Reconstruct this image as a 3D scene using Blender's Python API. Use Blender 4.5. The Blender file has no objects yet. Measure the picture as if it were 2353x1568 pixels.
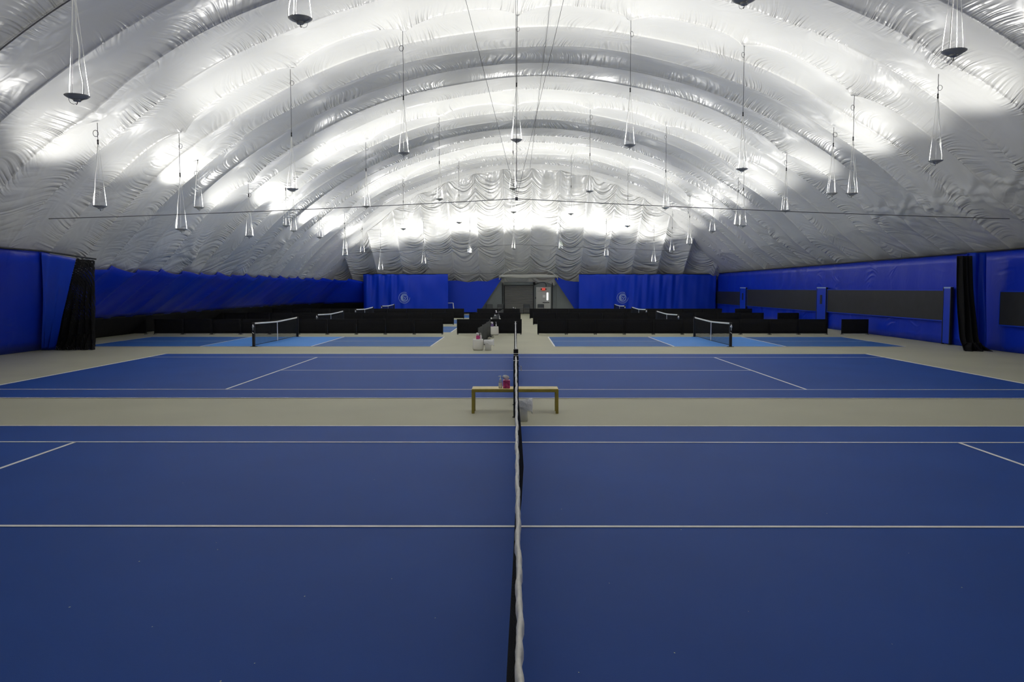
import bpy, math, random
import numpy as np
from mathutils import Vector, Matrix

random.seed(7)
RNG = np.random.default_rng(11)
SC = bpy.context.scene
COL = SC.collection
PI = math.pi

# ------------------------------------------------------------------ camera, world, exposure
FPX, PITCH, YAW, CAMH, CAMX = 1842.5, .0661, .00375, 2.24, -.017
cam_d = bpy.data.cameras.new('camera')
cam_d.sensor_width = 36.0
cam_d.lens = FPX * 36.0 / 2353.0
cam_d.clip_end = 300
cam = bpy.data.objects.new('camera', cam_d)
COL.objects.link(cam)
cam.location = (CAMX, 0, CAMH)
cam.rotation_euler = (PI / 2 - PITCH, 0, YAW)
SC.camera = cam

world = bpy.data.worlds.new('world')
SC.world = world
world.use_nodes = True
world.node_tree.nodes['Background'].inputs[0].default_value = (.6, .7, .8, 1)
world.node_tree.nodes['Background'].inputs[1].default_value = 0.0

SC.view_settings.view_transform = 'Standard'
SC.view_settings.look = 'None'
SC.view_settings.gamma = 1
SC.view_settings.use_curve_mapping = False
SC.view_settings.exposure = 0.0
SC.cycles.max_bounces = 6
SC.cycles.diffuse_bounces = 4
SC.cycles.glossy_bounces = 2
SC.cycles.transmission_bounces = 2
SC.cycles.sample_clamp_indirect = 6.0
SC.cycles.caustics_reflective = False
SC.cycles.caustics_refractive = False

LAMP_W = 525.0
BARE_W = 40.0            # each pendant lamp
LAMP_COL = (1.0, .985, .94)
SPOT_SIZE = math.radians(124)
SPOT_BLEND = .5


# ------------------------------------------------------------------ photo geometry helpers
def ray(px, py):
    u = (px - 1176.5) / FPX
    v = -(py - 784.0) / FPX
    cp, sp = math.cos(PITCH), math.sin(PITCH)
    dx, dy, dz = u, cp + sp * v, -sp + cp * v
    c, s = math.cos(YAW), math.sin(YAW)
    return Vector((c * dx - s * dy, s * dx + c * dy, dz))


CAM = Vector((CAMX, 0, CAMH))


def atY(px, py, Y):
    d = ray(px, py)
    return CAM + d * (Y / d.y)


def atZ(px, py, z=0.0):
    d = ray(px, py)
    return CAM + d * ((z - CAMH) / d.z)


# ------------------------------------------------------------------ materials
def mat(name, color, rough=.5, spec=.5, metal=0.0, emit=None, estr=0.0, var=0.0, vscale=5.0, bump=0.0, bscale=30.0, alpha=1.0):
    m = bpy.data.materials.new(name)
    m.use_nodes = True
    nt = m.node_tree
    b = nt.nodes['Principled BSDF']
    b.inputs['Base Color'].default_value = (*color, 1)
    b.inputs['Roughness'].default_value = rough
    b.inputs['Specular IOR Level'].default_value = spec
    b.inputs['Metallic'].default_value = metal
    b.inputs['Alpha'].default_value = alpha
    if emit:
        b.inputs['Emission Color'].default_value = (*emit, 1)
        b.inputs['Emission Strength'].default_value = estr
    tc = nt.nodes.new('ShaderNodeTexCoord')
    if var > 0:
        n = nt.nodes.new('ShaderNodeTexNoise')
        n.inputs['Scale'].default_value = vscale
        n.inputs['Detail'].default_value = 4
        nt.links.new(tc.outputs['Object'], n.inputs['Vector'])
        r = nt.nodes.new('ShaderNodeMapRange')
        r.inputs['From Min'].default_value = .3
        r.inputs['From Max'].default_value = .7
        r.inputs['To Min'].default_value = 1 - var
        r.inputs['To Max'].default_value = 1 + var
        nt.links.new(n.outputs['Fac'], r.inputs['Value'])
        h = nt.nodes.new('ShaderNodeVectorMath')
        h.operation = 'SCALE'
        h.inputs[0].default_value = color
        nt.links.new(r.outputs['Result'], h.inputs['Scale'])
        nt.links.new(h.outputs['Vector'], b.inputs['Base Color'])
    if bump > 0:
        n2 = nt.nodes.new('ShaderNodeTexNoise')
        n2.inputs['Scale'].default_value = bscale
        n2.inputs['Detail'].default_value = 3
        nt.links.new(tc.outputs['Object'], n2.inputs['Vector'])
        bp = nt.nodes.new('ShaderNodeBump')
        bp.inputs['Strength'].default_value = bump
        bp.inputs['Distance'].default_value = .02
        nt.links.new(n2.outputs['Fac'], bp.inputs['Height'])
        nt.links.new(bp.outputs['Normal'], b.inputs['Normal'])
    return m


class NB:
    """small node-building helper"""
    def __init__(s, m):
        s.nt = m.node_tree

    def put(s, v, sock):
        if hasattr(v, 'links') or isinstance(v, bpy.types.NodeSocket):
            s.nt.links.new(v, sock)
        else:
            sock.default_value = v

    def math(s, op, a, b=None, c=None):
        n = s.nt.nodes.new('ShaderNodeMath')
        n.operation = op
        s.put(a, n.inputs[0])
        if b is not None:
            s.put(b, n.inputs[1])
        if c is not None:
            s.put(c, n.inputs[2])
        return n.outputs[0]

    def comb(s, x, y, z=0.0):
        n = s.nt.nodes.new('ShaderNodeCombineXYZ')
        s.put(x, n.inputs[0])
        s.put(y, n.inputs[1])
        s.put(z, n.inputs[2])
        return n.outputs[0]

    def noise(s, vec, scale=1.0, detail=2.0, dist=0.0):
        n = s.nt.nodes.new('ShaderNodeTexNoise')
        s.nt.links.new(vec, n.inputs['Vector'])
        n.inputs['Scale'].default_value = scale
        n.inputs['Detail'].default_value = detail
        n.inputs['Distortion'].default_value = dist
        return n.outputs['Fac']

    def rng(s, v, a, b, c, d):
        n = s.nt.nodes.new('ShaderNodeMapRange')
        n.inputs['From Min'].default_value = a
        n.inputs['From Max'].default_value = b
        n.inputs['To Min'].default_value = c
        n.inputs['To Max'].default_value = d
        s.put(v, n.inputs['Value'])
        return n.outputs['Result']


PANEL = 13.0 / 6.0     # width of one fabric panel of the dome


def fabric_material(name, color, rough, seam_w, wr, ustretch=4.5, vstretch=.8, sag=0.0, side=0.0):
    """vinyl sheet: gathers run across every seam, fading towards the middle of the panel"""
    m = mat(name, color, rough, .2 if color[0] < .1 else .5)
    nt = m.node_tree
    b = nt.nodes['Principled BSDF']
    k = NB(m)
    uv = nt.nodes.new('ShaderNodeUVMap').outputs['UV']
    sp = nt.nodes.new('ShaderNodeSeparateXYZ')
    nt.links.new(uv, sp.inputs[0])
    u, v = sp.outputs[0], sp.outputs[1]
    f = k.math('FRACT', k.math('MULTIPLY', v, 1 / PANEL))
    d = k.math('MULTIPLY', k.math('MINIMUM', f, k.math('SUBTRACT', 1.0, f)), 2.0)
    near = k.math('POWER', k.math('SUBTRACT', 1.0, d), 2.0)
    if sag:
        g_ = k.math('SUBTRACT', k.math('MULTIPLY', f, 2.0), 1.0)
        near = k.math('SUBTRACT', 1.0, k.math('MULTIPLY', near, .35))
        u = k.math('ADD', u, k.math('MULTIPLY', k.math('MULTIPLY', g_, g_), sag))
    low = k.noise(k.comb(k.math('MULTIPLY', u, .35), k.math('MULTIPLY', v, .5)), 1.0, 0)
    patch = k.rng(low, .38, .56, .12, 1.0)
    slant = k.math('ADD', u, k.math('MULTIPLY', k.noise(k.comb(u, v), .45, 0), 1.6))
    w1 = k.noise(k.comb(k.math('MULTIPLY', slant, ustretch), k.math('MULTIPLY', v, vstretch)), 1.0, 1.0, .4)
    ridge = k.math('SUBTRACT', 1.0, k.math('MULTIPLY', k.math('ABSOLUTE', k.math('SUBTRACT', w1, .5)), 5.0))
    ridge = k.math('MAXIMUM', ridge, 0.0)
    h1 = k.math('MULTIPLY', k.math('MULTIPLY', ridge, near), patch)
    w2 = k.noise(k.comb(k.math('MULTIPLY', u, 1.1), k.math('MULTIPLY', v, 1.6)), 1.0, 1.0, 1.2)
    h = k.math('ADD', h1, k.math('MULTIPLY', w2, .45))
    if side:
        # slack sheet low on both sides: long slanting drag folds hanging between the seams
        au = k.math('ABSOLUTE', u)
        dg = k.math('ADD', k.math('MULTIPLY', au, 1.9), k.math('MULTIPLY', k.math('MULTIPLY', f, f), 1.6))
        w3 = k.noise(k.comb(dg, k.math('MULTIPLY', v, .22)), 1.0, 1.0, .5)
        r3 = k.math('MAXIMUM', k.math('SUBTRACT', 1.0, k.math('MULTIPLY', k.math('ABSOLUTE', k.math('SUBTRACT', w3, .5)), 6.0)), 0.0)
        lo = k.rng(au, 13.5, 18.0, 0.0, .55)
        pt = k.rng(k.noise(k.comb(k.math('MULTIPLY', u, .3), k.math('MULTIPLY', v, .3)), 1.0, 0), .42, .58, .1, 1.0)
        h = k.math('ADD', h, k.math('MULTIPLY', k.math('MULTIPLY', r3, lo), pt))
    bp = nt.nodes.new('ShaderNodeBump')
    bp.inputs['Strength'].default_value = 1.0
    bp.inputs['Distance'].default_value = wr
    nt.links.new(h, bp.inputs['Height'])
    nt.links.new(bp.outputs['Normal'], b.inputs['Normal'])
    # welded seam: slightly whiter strip of doubled fabric; soft dirt clouds
    seam = k.math('LESS_THAN', d, seam_w)
    dirt = k.rng(k.noise(k.comb(u, v), .25, 1), .3, .7, .96, 1.03)
    sc = nt.nodes.new('ShaderNodeVectorMath')
    sc.operation = 'SCALE'
    sc.inputs[0].default_value = color
    nt.links.new(k.math('MULTIPLY', dirt, k.math('ADD', 1.0, k.math('MULTIPLY', seam, .10))), sc.inputs['Scale'])
    nt.links.new(sc.outputs['Vector'], b.inputs['Base Color'])
    return m


M = {}
M['dome'] = fabric_material('dome_vinyl', (.65, .65, .63), .30, .035, .05, 5.5, .42, side=1.0)
M['end'] = fabric_material('end_vinyl', (.65, .65, .63), .28, .03, .11, 2.5, .28, sag=1.0)
M['blue'] = fabric_material('blue_vinyl', (.003, .032, .55), .38, .0, .02, 2.2, .6)
M['blue2'] = mat('blue_vinyl_flat', (.004, .046, .60), .40, .3, bump=.35, bscale=1.6)
M['blackmesh'] = mat('black_mesh_fabric', (.012, .012, .014), .85, .2, var=.3, vscale=40)
M['window'] = mat('dark_window_mesh', (.020, .021, .024), .55, .35, var=.15, vscale=3)
M['floor'] = mat('grey_green_acrylic', (.47, .46, .35), .55, .2, var=.05, vscale=.5, bump=.10, bscale=180)
M['court'] = mat('blue_court_acrylic', (.017, .075, .34), .55, .10, var=.06, vscale=.6, bump=.10, bscale=180)
M['pcourt'] = mat('blue_pickleball_acrylic', (.040, .135, .40), .55, .12, var=.05, vscale=.6, bump=.10, bscale=180)
M['kitchen'] = mat('light_blue_acrylic', (.085, .30, .80), .55, .15, var=.04, vscale=.6, bump=.10, bscale=180)
M['line'] = mat('white_line_paint', (.92, .92, .92), .55, .4, var=.05, vscale=6)
M['white'] = mat('white_canvas', (.92, .90, .86), .7, .3, var=.06, vscale=20, bump=.3, bscale=25)
M['cord'] = mat('white_cord', (.85, .85, .82), .5)
M['net'] = mat('black_net_cord', (.014, .014, .015), .7, .3)
M['black'] = mat('black_paint', (.012, .012, .016), .4, .5)
M['cable'] = mat('steel_cable', (.10, .10, .11), .4, .5, .6)
M['lamp'] = mat('cast_aluminium', (.50, .50, .46), .42, .5, .1, var=.1, vscale=12)
M['lampin'] = mat('polished_reflector', (.8, .8, .8), .15, .5, 1.0)
M['bulb'] = mat('lamp_bulb', (1, 1, 1), .3, emit=(1, .97, .88), estr=30)
M['wood'] = mat('yellow_varnished_wood', (.66, .53, .17), .35, .5, var=.15, vscale=8)
M['wood2'] = mat('yellow_wood_leg', (.36, .29, .05), .4, .5, var=.15, vscale=8)
M['plastic'] = mat('white_plastic', (.92, .92, .91), .4, .5)
M['grey_plastic'] = mat('pale_grey_plastic', (.88, .88, .88), .4, .5)
M['bag'] = mat('white_bin_bag', (.95, .95, .95), .35, .5, bump=.8, bscale=30)
M['ottoman'] = mat('off_white_leatherette', (.92, .90, .85), .45, .4, bump=.1, bscale=20)
M['pink'] = mat('pink_printed_card', (.55, .06, .22), .4, var=.6, vscale=25)
M['purple'] = mat('purple_printed_card', (.16, .10, .28), .4, var=.6, vscale=25)
M['clear'] = mat('clear_bottle', (.55, .60, .70), .15, .6, alpha=.55)
M['tissue'] = mat('tissue_paper', (.88, .88, .88), .8, .1)
M['greypanel'] = mat('grey_painted_panel', (.22, .245, .25), .5, .4, var=.06, vscale=1)
M['rollup'] = mat('grey_rollup_slats', (.20, .20, .20), .4, .4, .1)
M['doorpaint'] = mat('pale_grey_door_paint', (.55, .56, .54), .45, .4)
M['dark'] = mat('dark_steel', (.014, .015, .018), .5, .3)
M['greyfab'] = mat('grey_divider_fabric', (.085, .088, .088), .8, .2, var=.08, vscale=10)
M['footgrey'] = mat('grey_rubber_foot', (.10, .10, .095), .6)
M['rollfab'] = mat('pale_fabric_roll', (.58, .58, .53), .5, .4, bump=.4, bscale=3)
M['red'] = mat('exit_red', (.5, .03, .02), .4, emit=(1, .08, .04), estr=.45)
M['glow'] = mat('daylit_pane', (1, 1, 1), .4, emit=(.95, 1, .98), estr=1.6)
M['logo'] = mat('pale_blue_print', (.38, .52, .85), .5)
M['chrome'] = mat('chrome', (.75, .75, .78), .2, .5, 1.0)
M['speck'] = mat('pale_fuzz', (.55, .60, .40), .8)
M['chair'] = mat('grey_chair_shell', (.055, .062, .068), .5)
M['brown'] = mat('brown_shape', (.10, .05, .02), .6)


# ------------------------------------------------------------------ mesh building
class MB:
    def __init__(s):
        s.v, s.f, s.mi = [], [], []
        s.smooth = []

    def add(s, vs, fs, mi=0, smooth=False):
        o = len(s.v)
        s.v += [tuple(p) for p in vs]
        s.f += [tuple(i + o for i in f) for f in fs]
        s.mi += [mi] * len(fs)
        s.smooth += [smooth] * len(fs)
        return s

    def box(s, x0, x1, y0, y1, z0, z1, mi=0):
        return s.add([(x0, y0, z0), (x1, y0, z0), (x1, y1, z0), (x0, y1, z0), (x0, y0, z1), (x1, y0, z1), (x1, y1, z1), (x0, y1, z1)],
                     [(0, 3, 2, 1), (4, 5, 6, 7), (0, 1, 5, 4), (1, 2, 6, 5), (2, 3, 7, 6), (3, 0, 4, 7)], mi)

    def rbox(s, x0, x1, y0, y1, z0, z1, r=.01, mi=0, n=3):
        """box with rounded vertical corners and a softened top and bottom"""
        pts = []
        for cx, cy, a0 in ((x1 - r, y1 - r, 0), (x0 + r, y1 - r, 90), (x0 + r, y0 + r, 180), (x1 - r, y0 + r, 270)):
            for i in range(n + 1):
                a = math.radians(a0 + 90 * i / n)
                pts.append((cx, cy, math.cos(a), math.sin(a)))
        rings = [(z0, r * .5), (z0 + r * .5, r), (z1 - r * .5, r), (z1, r * .5)]
        vs = [(cx + ca * k, cy + sa * k, z) for z, k in rings for cx, cy, ca, sa in pts]
        m = len(pts)
        fs = []
        for j in range(len(rings) - 1):
            for i in range(m):
                i2 = (i + 1) % m
                fs.append((j * m + i, j * m + i2, (j + 1) * m + i2, (j + 1) * m + i))
        fs.append(tuple(reversed(range(m))))
        fs.append(tuple((len(rings) - 1) * m + i for i in range(m)))
        return s.add(vs, fs, mi)

    def lathe(s, prof, n=24, cx=0, cy=0, mi=0, cap0=True, cap1=True, sx=1, sy=1, smooth=True):
        vs = [(cx + r * sx * math.cos(2 * PI * i / n), cy + r * sy * math.sin(2 * PI * i / n), z) for r, z in prof for i in range(n)]
        fs = []
        for j in range(len(prof) - 1):
            for i in range(n):
                i2 = (i + 1) % n
                fs.append((j * n + i, j * n + i2, (j + 1) * n + i2, (j + 1) * n + i))
        s.add(vs, fs, mi, smooth)
        o = len(s.v) - len(vs)
        if cap0:
            s.f.append(tuple(o + i for i in reversed(range(n)))); s.mi.append(mi); s.smooth.append(False)
        if cap1:
            s.f.append(tuple(o + (len(prof) - 1) * n + i for i in range(n))); s.mi.append(mi); s.smooth.append(False)
        return s

    def tube(s, pts, r, n=6, mi=0, cap=True, closed=False):
        pts = [Vector(p) for p in pts]
        rs = r if isinstance(r, (list, tuple)) else [r] * len(pts)
        vs, fs = [], []
        L = len(pts)
        ref = None
        for i, p in enumerate(pts):
            if closed:
                t = pts[(i + 1) % L] - pts[i - 1]
            else:
                t = pts[min(i + 1, L - 1)] - pts[max(i - 1, 0)]
            t.normalize()
            if ref is None:
                ref = Vector((0, 0, 1)) if abs(t.z) < .9 else Vector((1, 0, 0))
            a = t.cross(ref)
            if a.length < 1e-4:
                a = t.cross(Vector((0, 1, 0)))
            a.normalize()
            b = a.cross(t)
            b.normalize()
            ref = b
            for k in range(n):
                an = 2 * PI * k / n
                vs.append(p + (a * math.cos(an) + b * math.sin(an)) * rs[i])
        for i in range(L if closed else L - 1):
            j = (i + 1) % L
            for k in range(n):
                k2 = (k + 1) % n
                fs.append((i * n + k, i * n + k2, j * n + k2, j * n + k))
        if cap and not closed:
            fs.append(tuple(reversed(range(n))))
            fs.append(tuple((L - 1) * n + k for k in range(n)))
        return s.add(vs, fs, mi, True)

    def quad(s, a, b, c, d, mi=0):
        return s.add([a, b, c, d], [(0, 1, 2, 3)], mi)

    def slab(s, poly, off, mi=0):
        """polygon (list of 3-D points) given thickness along vector off"""
        n = len(poly)
        o = Vector(off)
        vs = [Vector(p) for p in poly] + [Vector(p) + o for p in poly]
        fs = [tuple(reversed(range(n))), tuple(n + i for i in range(n))]
        for i in range(n):
            j = (i + 1) % n
            fs.append((i, j, n + j, n + i))
        return s.add(vs, fs, mi)

    def build(s, name, m=None, parent=None, loc=None):
        me = bpy.data.meshes.new(name)
        me.from_pydata([tuple(p) for p in s.v], [], s.f)
        for mm in (m if isinstance(m, (list, tuple)) else [m]):
            if mm:
                me.materials.append(mm)
        me.polygons.foreach_set('material_index', s.mi)
        me.polygons.foreach_set('use_smooth', s.smooth)
        me.update()
        o = bpy.data.objects.new(name, me)
        COL.objects.link(o)
        if parent:
            o.parent = parent
        if loc is not None:
            o.location = loc
        return o


def sheet(name, P, m, uv=None, parent=None, smooth=True, flip=False, thick=0.0, extra=None, mats=None):
    """grid P[i,j,3] as a smooth sheet with optional UV (metres)"""
    grids = [(P, uv)] + (extra or [])
    vs, fs, uvs = [], [], []
    o = 0
    for G, U in grids:
        a, b = G.shape[:2]
        vs.append(G.reshape(-1, 3))
        idx = np.arange(a * b).reshape(a, b) + o
        q = np.stack([idx[:-1, :-1], idx[1:, :-1], idx[1:, 1:], idx[:-1, 1:]], -1).reshape(-1, 4)
        if flip:
            q = q[:, ::-1]
        fs.append(q)
        uvs.append((U if U is not None else np.zeros((a, b, 2))).reshape(-1, 2))
        o += a * b
    V = np.concatenate(vs).astype(np.float32)
    Q = np.concatenate(fs).astype(np.int32)
    UV = np.concatenate(uvs).astype(np.float32)
    me = bpy.data.meshes.new(name)
    me.vertices.add(len(V))
    me.vertices.foreach_set('co', V.ravel())
    me.loops.add(Q.size)
    me.loops.foreach_set('vertex_index', Q.ravel())
    me.polygons.add(len(Q))
    me.polygons.foreach_set('loop_start', np.arange(0, Q.size, 4, dtype=np.int32))
    me.polygons.foreach_set('use_smooth', np.full(len(Q), smooth))
    l = me.uv_layers.new(name='UVMap')
    l.data.foreach_set('uv', UV[Q.ravel()].ravel())
    me.materials.append(m)
    if mats:
        me.materials.append(mats[0])
        na = (P.shape[0] - 1) * (P.shape[1] - 1)
        mi = np.zeros(len(Q), dtype=np.int32)
        mi[na:na + mats[1]] = 1
        me.polygons.foreach_set('material_index', mi)
    me.update(calc_edges=True)
    me.validate()
    ob = bpy.data.objects.new(name, me)
    COL.objects.link(ob)
    if parent:
        ob.parent = parent
    if thick:
        md = ob.modifiers.new('solidify', 'SOLIDIFY')
        md.thickness = thick
        md.offset = 0
    return ob


def empty(name, loc, rz=0.0):
    o = bpy.data.objects.new(name, None)
    o.empty_display_size = .2
    COL.objects.link(o)
    o.location = loc
    o.rotation_euler = (0, 0, rz)
    return o


def tag(o, label, cat=None, group=None, kind=None):
    if label:
        o['label'] = label
    if cat:
        o['category'] = cat
    if group:
        o['group'] = group
    if kind:
        o['kind'] = kind
    return o


def copy_tree(o, parent=None):
    c = o.copy()
    COL.objects.link(c)
    if parent is not None:
        c.parent = parent
    for ch in [x for x in bpy.data.objects if x.parent == o]:
        copy_tree(ch, c)
    return c


KIDS = {}


def dup(root):
    """copy of a thing with its parts; child lists are cached"""
    def rec(o, par):
        c = o.copy()
        COL.objects.link(c)
        if par is not None:
            c.parent = par
        for ch in KIDS[o.name]:
            rec(ch, c)
        return c

    def cache(o):
        if o.name not in KIDS:
            KIDS[o.name] = [x for x in bpy.data.objects if x.parent == o]
        for ch in KIDS[o.name]:
            cache(ch)
    cache(root)
    return rec(root, None)


ORD = ['first', 'second', 'third', 'fourth', 'fifth', 'sixth', 'seventh', 'eighth', 'ninth', 'tenth', 'eleventh', 'twelfth']

# ------------------------------------------------------------------ the dome
DXC, DZC, DR = .96, -9.204, 20.366
HTOP = DR + DZC
YB, YE = -14.0, 61.0
PV = [(59.0, 13.0), (61.0, 11.16), (62.2, 9.9), (63.8, 8.25), (66.5, 5.9), (70.0, 3.05), (71.4, 1.4), (72.2, 0.0)]
_py = np.array([p[0] for p in PV])
_pz = np.array([p[1] for p in PV])
EXPO = .35


def zend(Y):
    return np.interp(Y, _py, _pz)


def yinv(z):
    return np.interp(z, _pz[::-1], _py[::-1])


def ztop(X):
    return np.sqrt(np.maximum(DR ** 2 - (X - DXC) ** 2, 0)) + DZC


def ceiling_z(X, Y):
    zt = float(ztop(X))
    if zt <= 0:
        return 0
    return min(zt, float(zend(Y)) * (zt / HTOP) ** EXPO)


# lamps: (pixel x, pixel y, distance, row key) ; the two with None are just outside the frame
LAMPS = []
for r_, Y_, L_ in (
        ('A', 13.0, [(177, 220), (690, 42), (1187, -22), (1710, -2), (2192, 117)]),
        ('o1', 22.1, [(230, 473), (2150, 369)]),
        ('B', 26.0, [(417, 526), (672, 434), (928, 351), (1187, 321), (1447, 333), (1705, 388), (1957, 444)]),
        ('o2', 29.25, [(457, 476), (1912, 444)]),
        ('o3', 34.6, [(573, 542), (1805, 483)]),
        ('C', 38.8, [(658, 518), (842, 474), (1010, 457), (1179, 433), (1355, 439), (1529, 477), (1707, 518)]),
        ('o4', 41.9, [(675, 530), (1695, 516)]),
        ('o5', 47.2, [(735, 545), (1637, 531)]),
        ('D', 52.0, [(793, 586), (927, 525.5), (1055, 511), (1180, 487), (1312, 491), (1442, 519), (1584, 560)]),
        ('o6', 54.3, [(792, 572), (1581, 548)]),
        ('o7', 59.5, [(833, 580), (1544, 578)]),
        ('E', 63.8, [(875, 620), (974, 606), (1080, 581), (1181, 571), (1287, 571), (1393, 588), (1502, 602)])):
    for i_, (a_, b_) in enumerate(L_):
        p_ = atY(a_, b_, Y_)
        LAMPS.append((r_, i_, len(L_), p_))
HID = [Vector((-10.7, 13, 4.2)), Vector((10.7, 13, 5.3))] + [Vector((x, 0, z)) for x, z in ((-7.1, 5.3), (-3.6, 6.5), (0, 7.0), (3.6, 6.8), (7.1, 6.0))]
for i_, p_ in enumerate(HID):
    LAMPS.append(('H', i_, len(HID), p_))

# tie points where the fabric is pulled in: lamp cables and the guy patches low on the sides
PULL = [(p.x, p.y, float(ztop(p.x)), .30, .55) for (r, i, n, p) in LAMPS if p.y < 60]


def domehit(px, py):
    d = ray(px, py)
    a = d.x ** 2 + d.z ** 2
    ox, oz = CAM.x - DXC, CAM.z - DZC
    b = 2 * (d.x * ox + d.z * oz)
    c = ox * ox + oz * oz - DR * DR
    return CAM + d * ((-b + math.sqrt(b * b - 4 * a * c)) / 2 / a)


GUYS = [domehit(*p) for p in ((2017, 490), (2075, 480), (2143, 470), (2225, 452), (2327, 428), (1775, 545), (1655, 580), (438, 590), (655, 560))]


def dome_grids():
    a0 = math.acos(-DZC / DR)
    nu = 470
    th = np.linspace(-a0, a0, nu)
    Xc = DXC + DR * np.sin(th)
    Zc = DZC + DR * np.cos(th)
    zt = Zc.copy()
    f = (np.maximum(zt, 1e-3) / HTOP) ** EXPO
    yj = yinv(np.maximum(zt, 1e-3) / f)
    tt = (1 - np.cos(PI * np.arange(16) / 16)) / 2
    ybar = (PANEL * (np.arange(-7, 28)[:, None] + tt[None, :])).ravel()
    ybar = np.append(ybar[(ybar > YB) & (ybar < 58.45)], 58.5)
    tail = np.linspace(0, 1, 40)[1:]
    nx, nz = np.sin(th), np.cos(th)
    sb = np.abs(np.sin(PI * (Xc - 1.25) / PANEL)) ** .75      # bulge between end seams
    wtop = np.clip((zt - 2.0) / 4.0, 0, 1)
    Ytail_end = yj + .85 * sb * wtop
    Yg = np.concatenate([np.repeat(ybar[None, :], nu, 0), 58.5 + 0 * Xc[:, None] + tail[None, :] * (Ytail_end[:, None] - ybar[-1]) + (ybar[-1] - 58.5)], 1)
    q = np.mod(Yg / PANEL, 1.0)
    k = np.floor(Yg / PANEL)
    amp = .17 + .06 * np.sin(k * 2.3)
    arch = np.sqrt(np.maximum(1 - (2 * q - 1) ** 2, 0)) * .8 + (1 - (2 * q - 1) ** 2) * .2
    D = amp * arch
    u = (th * DR)[:, None]
    # broad uneven sag of the sheet
    D += .035 * np.sin(u * .9 + 1.7 * np.sin(Yg * .31)) * np.sin(Yg * .47 + .6)
    # low-side slack folds, slanting
    low = np.clip((5.5 - Zc) / 4.0, 0, 1)[:, None]
    D += .05 * low * np.sin(u * 2.6 + Yg * 1.9 + np.sin(Yg * .8)) * arch
    near_end = np.clip((Yg - 58.5) / 2.5, 0, 1)
    D *= (1 - .55 * near_end)
    X = Xc[:, None] + nx[:, None] * D
    Y = Yg.copy()
    Z = Zc[:, None] + nz[:, None] * D
    # pulls
    for (px, py, pz, am, rad) in PULL:
        r = np.sqrt((X - px) ** 2 + (Y - py) ** 2 + (Z - pz) ** 2 * .3)
        msk = r < 3.0
        w = np.zeros_like(r)
        ang = np.arctan2(Y[msk] - py, (X - px)[msk])
        w[msk] = am * np.exp(-r[msk] / rad) * (1 + .12 * np.cos(9 * ang))
        X -= nx[:, None] * w
        Z -= nz[:, None] * w
    for g in GUYS:
        r = np.sqrt((X - g.x) ** 2 + (Y - g.y) ** 2 + (Z - g.z) ** 2)
        msk = r < 3.0
        uu = np.repeat(u, Y.shape[1], 1)
        ang = np.arctan2(Y[msk] - g.y, uu[msk] - float(np.arcsin((g.x - DXC) / DR) * DR))
        w = np.zeros_like(r)
        w[msk] = np.exp(-r[msk] / .5) * .20 + .075 * np.exp(-r[msk] / 1.0) * np.cos(9 * ang + 1) * np.clip(r[msk] / .2, 0, 1)
        X -= nx[:, None] * w
        Z -= nz[:, None] * w
    kick = np.clip(2.95 - Zc, 0, 3) * .55 * (Xc < 0)
    X -= kick[:, None]
    kr = np.clip(4.8 - Zc, 0, 5) * .42 * (Xc > 0)
    X += kr[:, None]
    Z = np.maximum(Z, -.05)
    P = np.stack([X, Y, Z], -1)
    UV = np.stack([np.repeat(u, Y.shape[1], 1), Y], -1)
    # end sheet
    w = np.linspace(0, 1, 120)
    Y2 = yj[:, None] + w[None, :] * (72.2 - yj[:, None])
    z2 = f[:, None] * zend(Y2)
    b = (.95 * (1 - w[None, :]) ** 1.2 + .18) * sb[:, None] * wtop[:, None] * .9
    b += .10 * np.sin(w[None, :] * 22 + 2.0 * np.sin(Xc[:, None] * 2.9)) * sb[:, None] * np.exp(-w[None, :] * 2.5) * wtop[:, None]
    E_X = np.repeat(Xc[:, None], w.size, 1) - kick[:, None] + kr[:, None]
    E_Y = Y2 + b * .75
    E_Z = z2 + b * .35
    bl = np.clip(w[None, :] / .05, 0, 1)
    E_X = E_X * bl + P[:, -1, 0][:, None] * (1 - bl)
    E_Y = E_Y * bl + P[:, -1, 1][:, None] * (1 - bl)
    E_Z = E_Z * bl + P[:, -1, 2][:, None] * (1 - bl)
    for (r_, i_, n_, p) in LAMPS:
        if p.y > 60:
            cz = ceiling_z(p.x, p.y)
            r = np.sqrt((E_X - p.x) ** 2 + (E_Y - p.y) ** 2 + (E_Z - cz) ** 2)
            E_Y -= .35 * np.exp(-r / .45)
            E_Z -= .2 * np.exp(-r / .45)
    E_Z = np.maximum(E_Z, -.05)
    P2 = np.stack([E_X, E_Y, E_Z], -1)
    UV2 = np.stack([Y2 * 1.3 + 40, E_X - 1.25], -1)
    # rear end sheet (behind the camera)
    w3 = np.linspace(0, 1, 16)
    X3 = np.repeat(P[:, 0, 0][:, None], 16, 1)
    Z3 = P[:, 0, 2][:, None] * (1 - w3[None, :])
    Y3 = YB - 6 * np.sin(w3[None, :] * PI / 2) + 0 * X3
    P3 = np.stack([X3, Y3, Z3], -1)
    UV3 = np.stack([Y3 * 1.3, X3], -1)
    return P, UV, P2, UV2, P3, UV3


P, UV, P2, UV2, P3, UV3 = dome_grids()
ceiling = sheet('ceiling', P, M['dome'], UV, flip=False, extra=[(P2, UV2), (P3[:, ::-1], UV3[:, ::-1])], mats=(M['end'], (P2.shape[0] - 1) * (P2.shape[1] - 1)))
tag(ceiling, 'white ribbed air-supported vinyl dome above all the courts', kind='structure')

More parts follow.
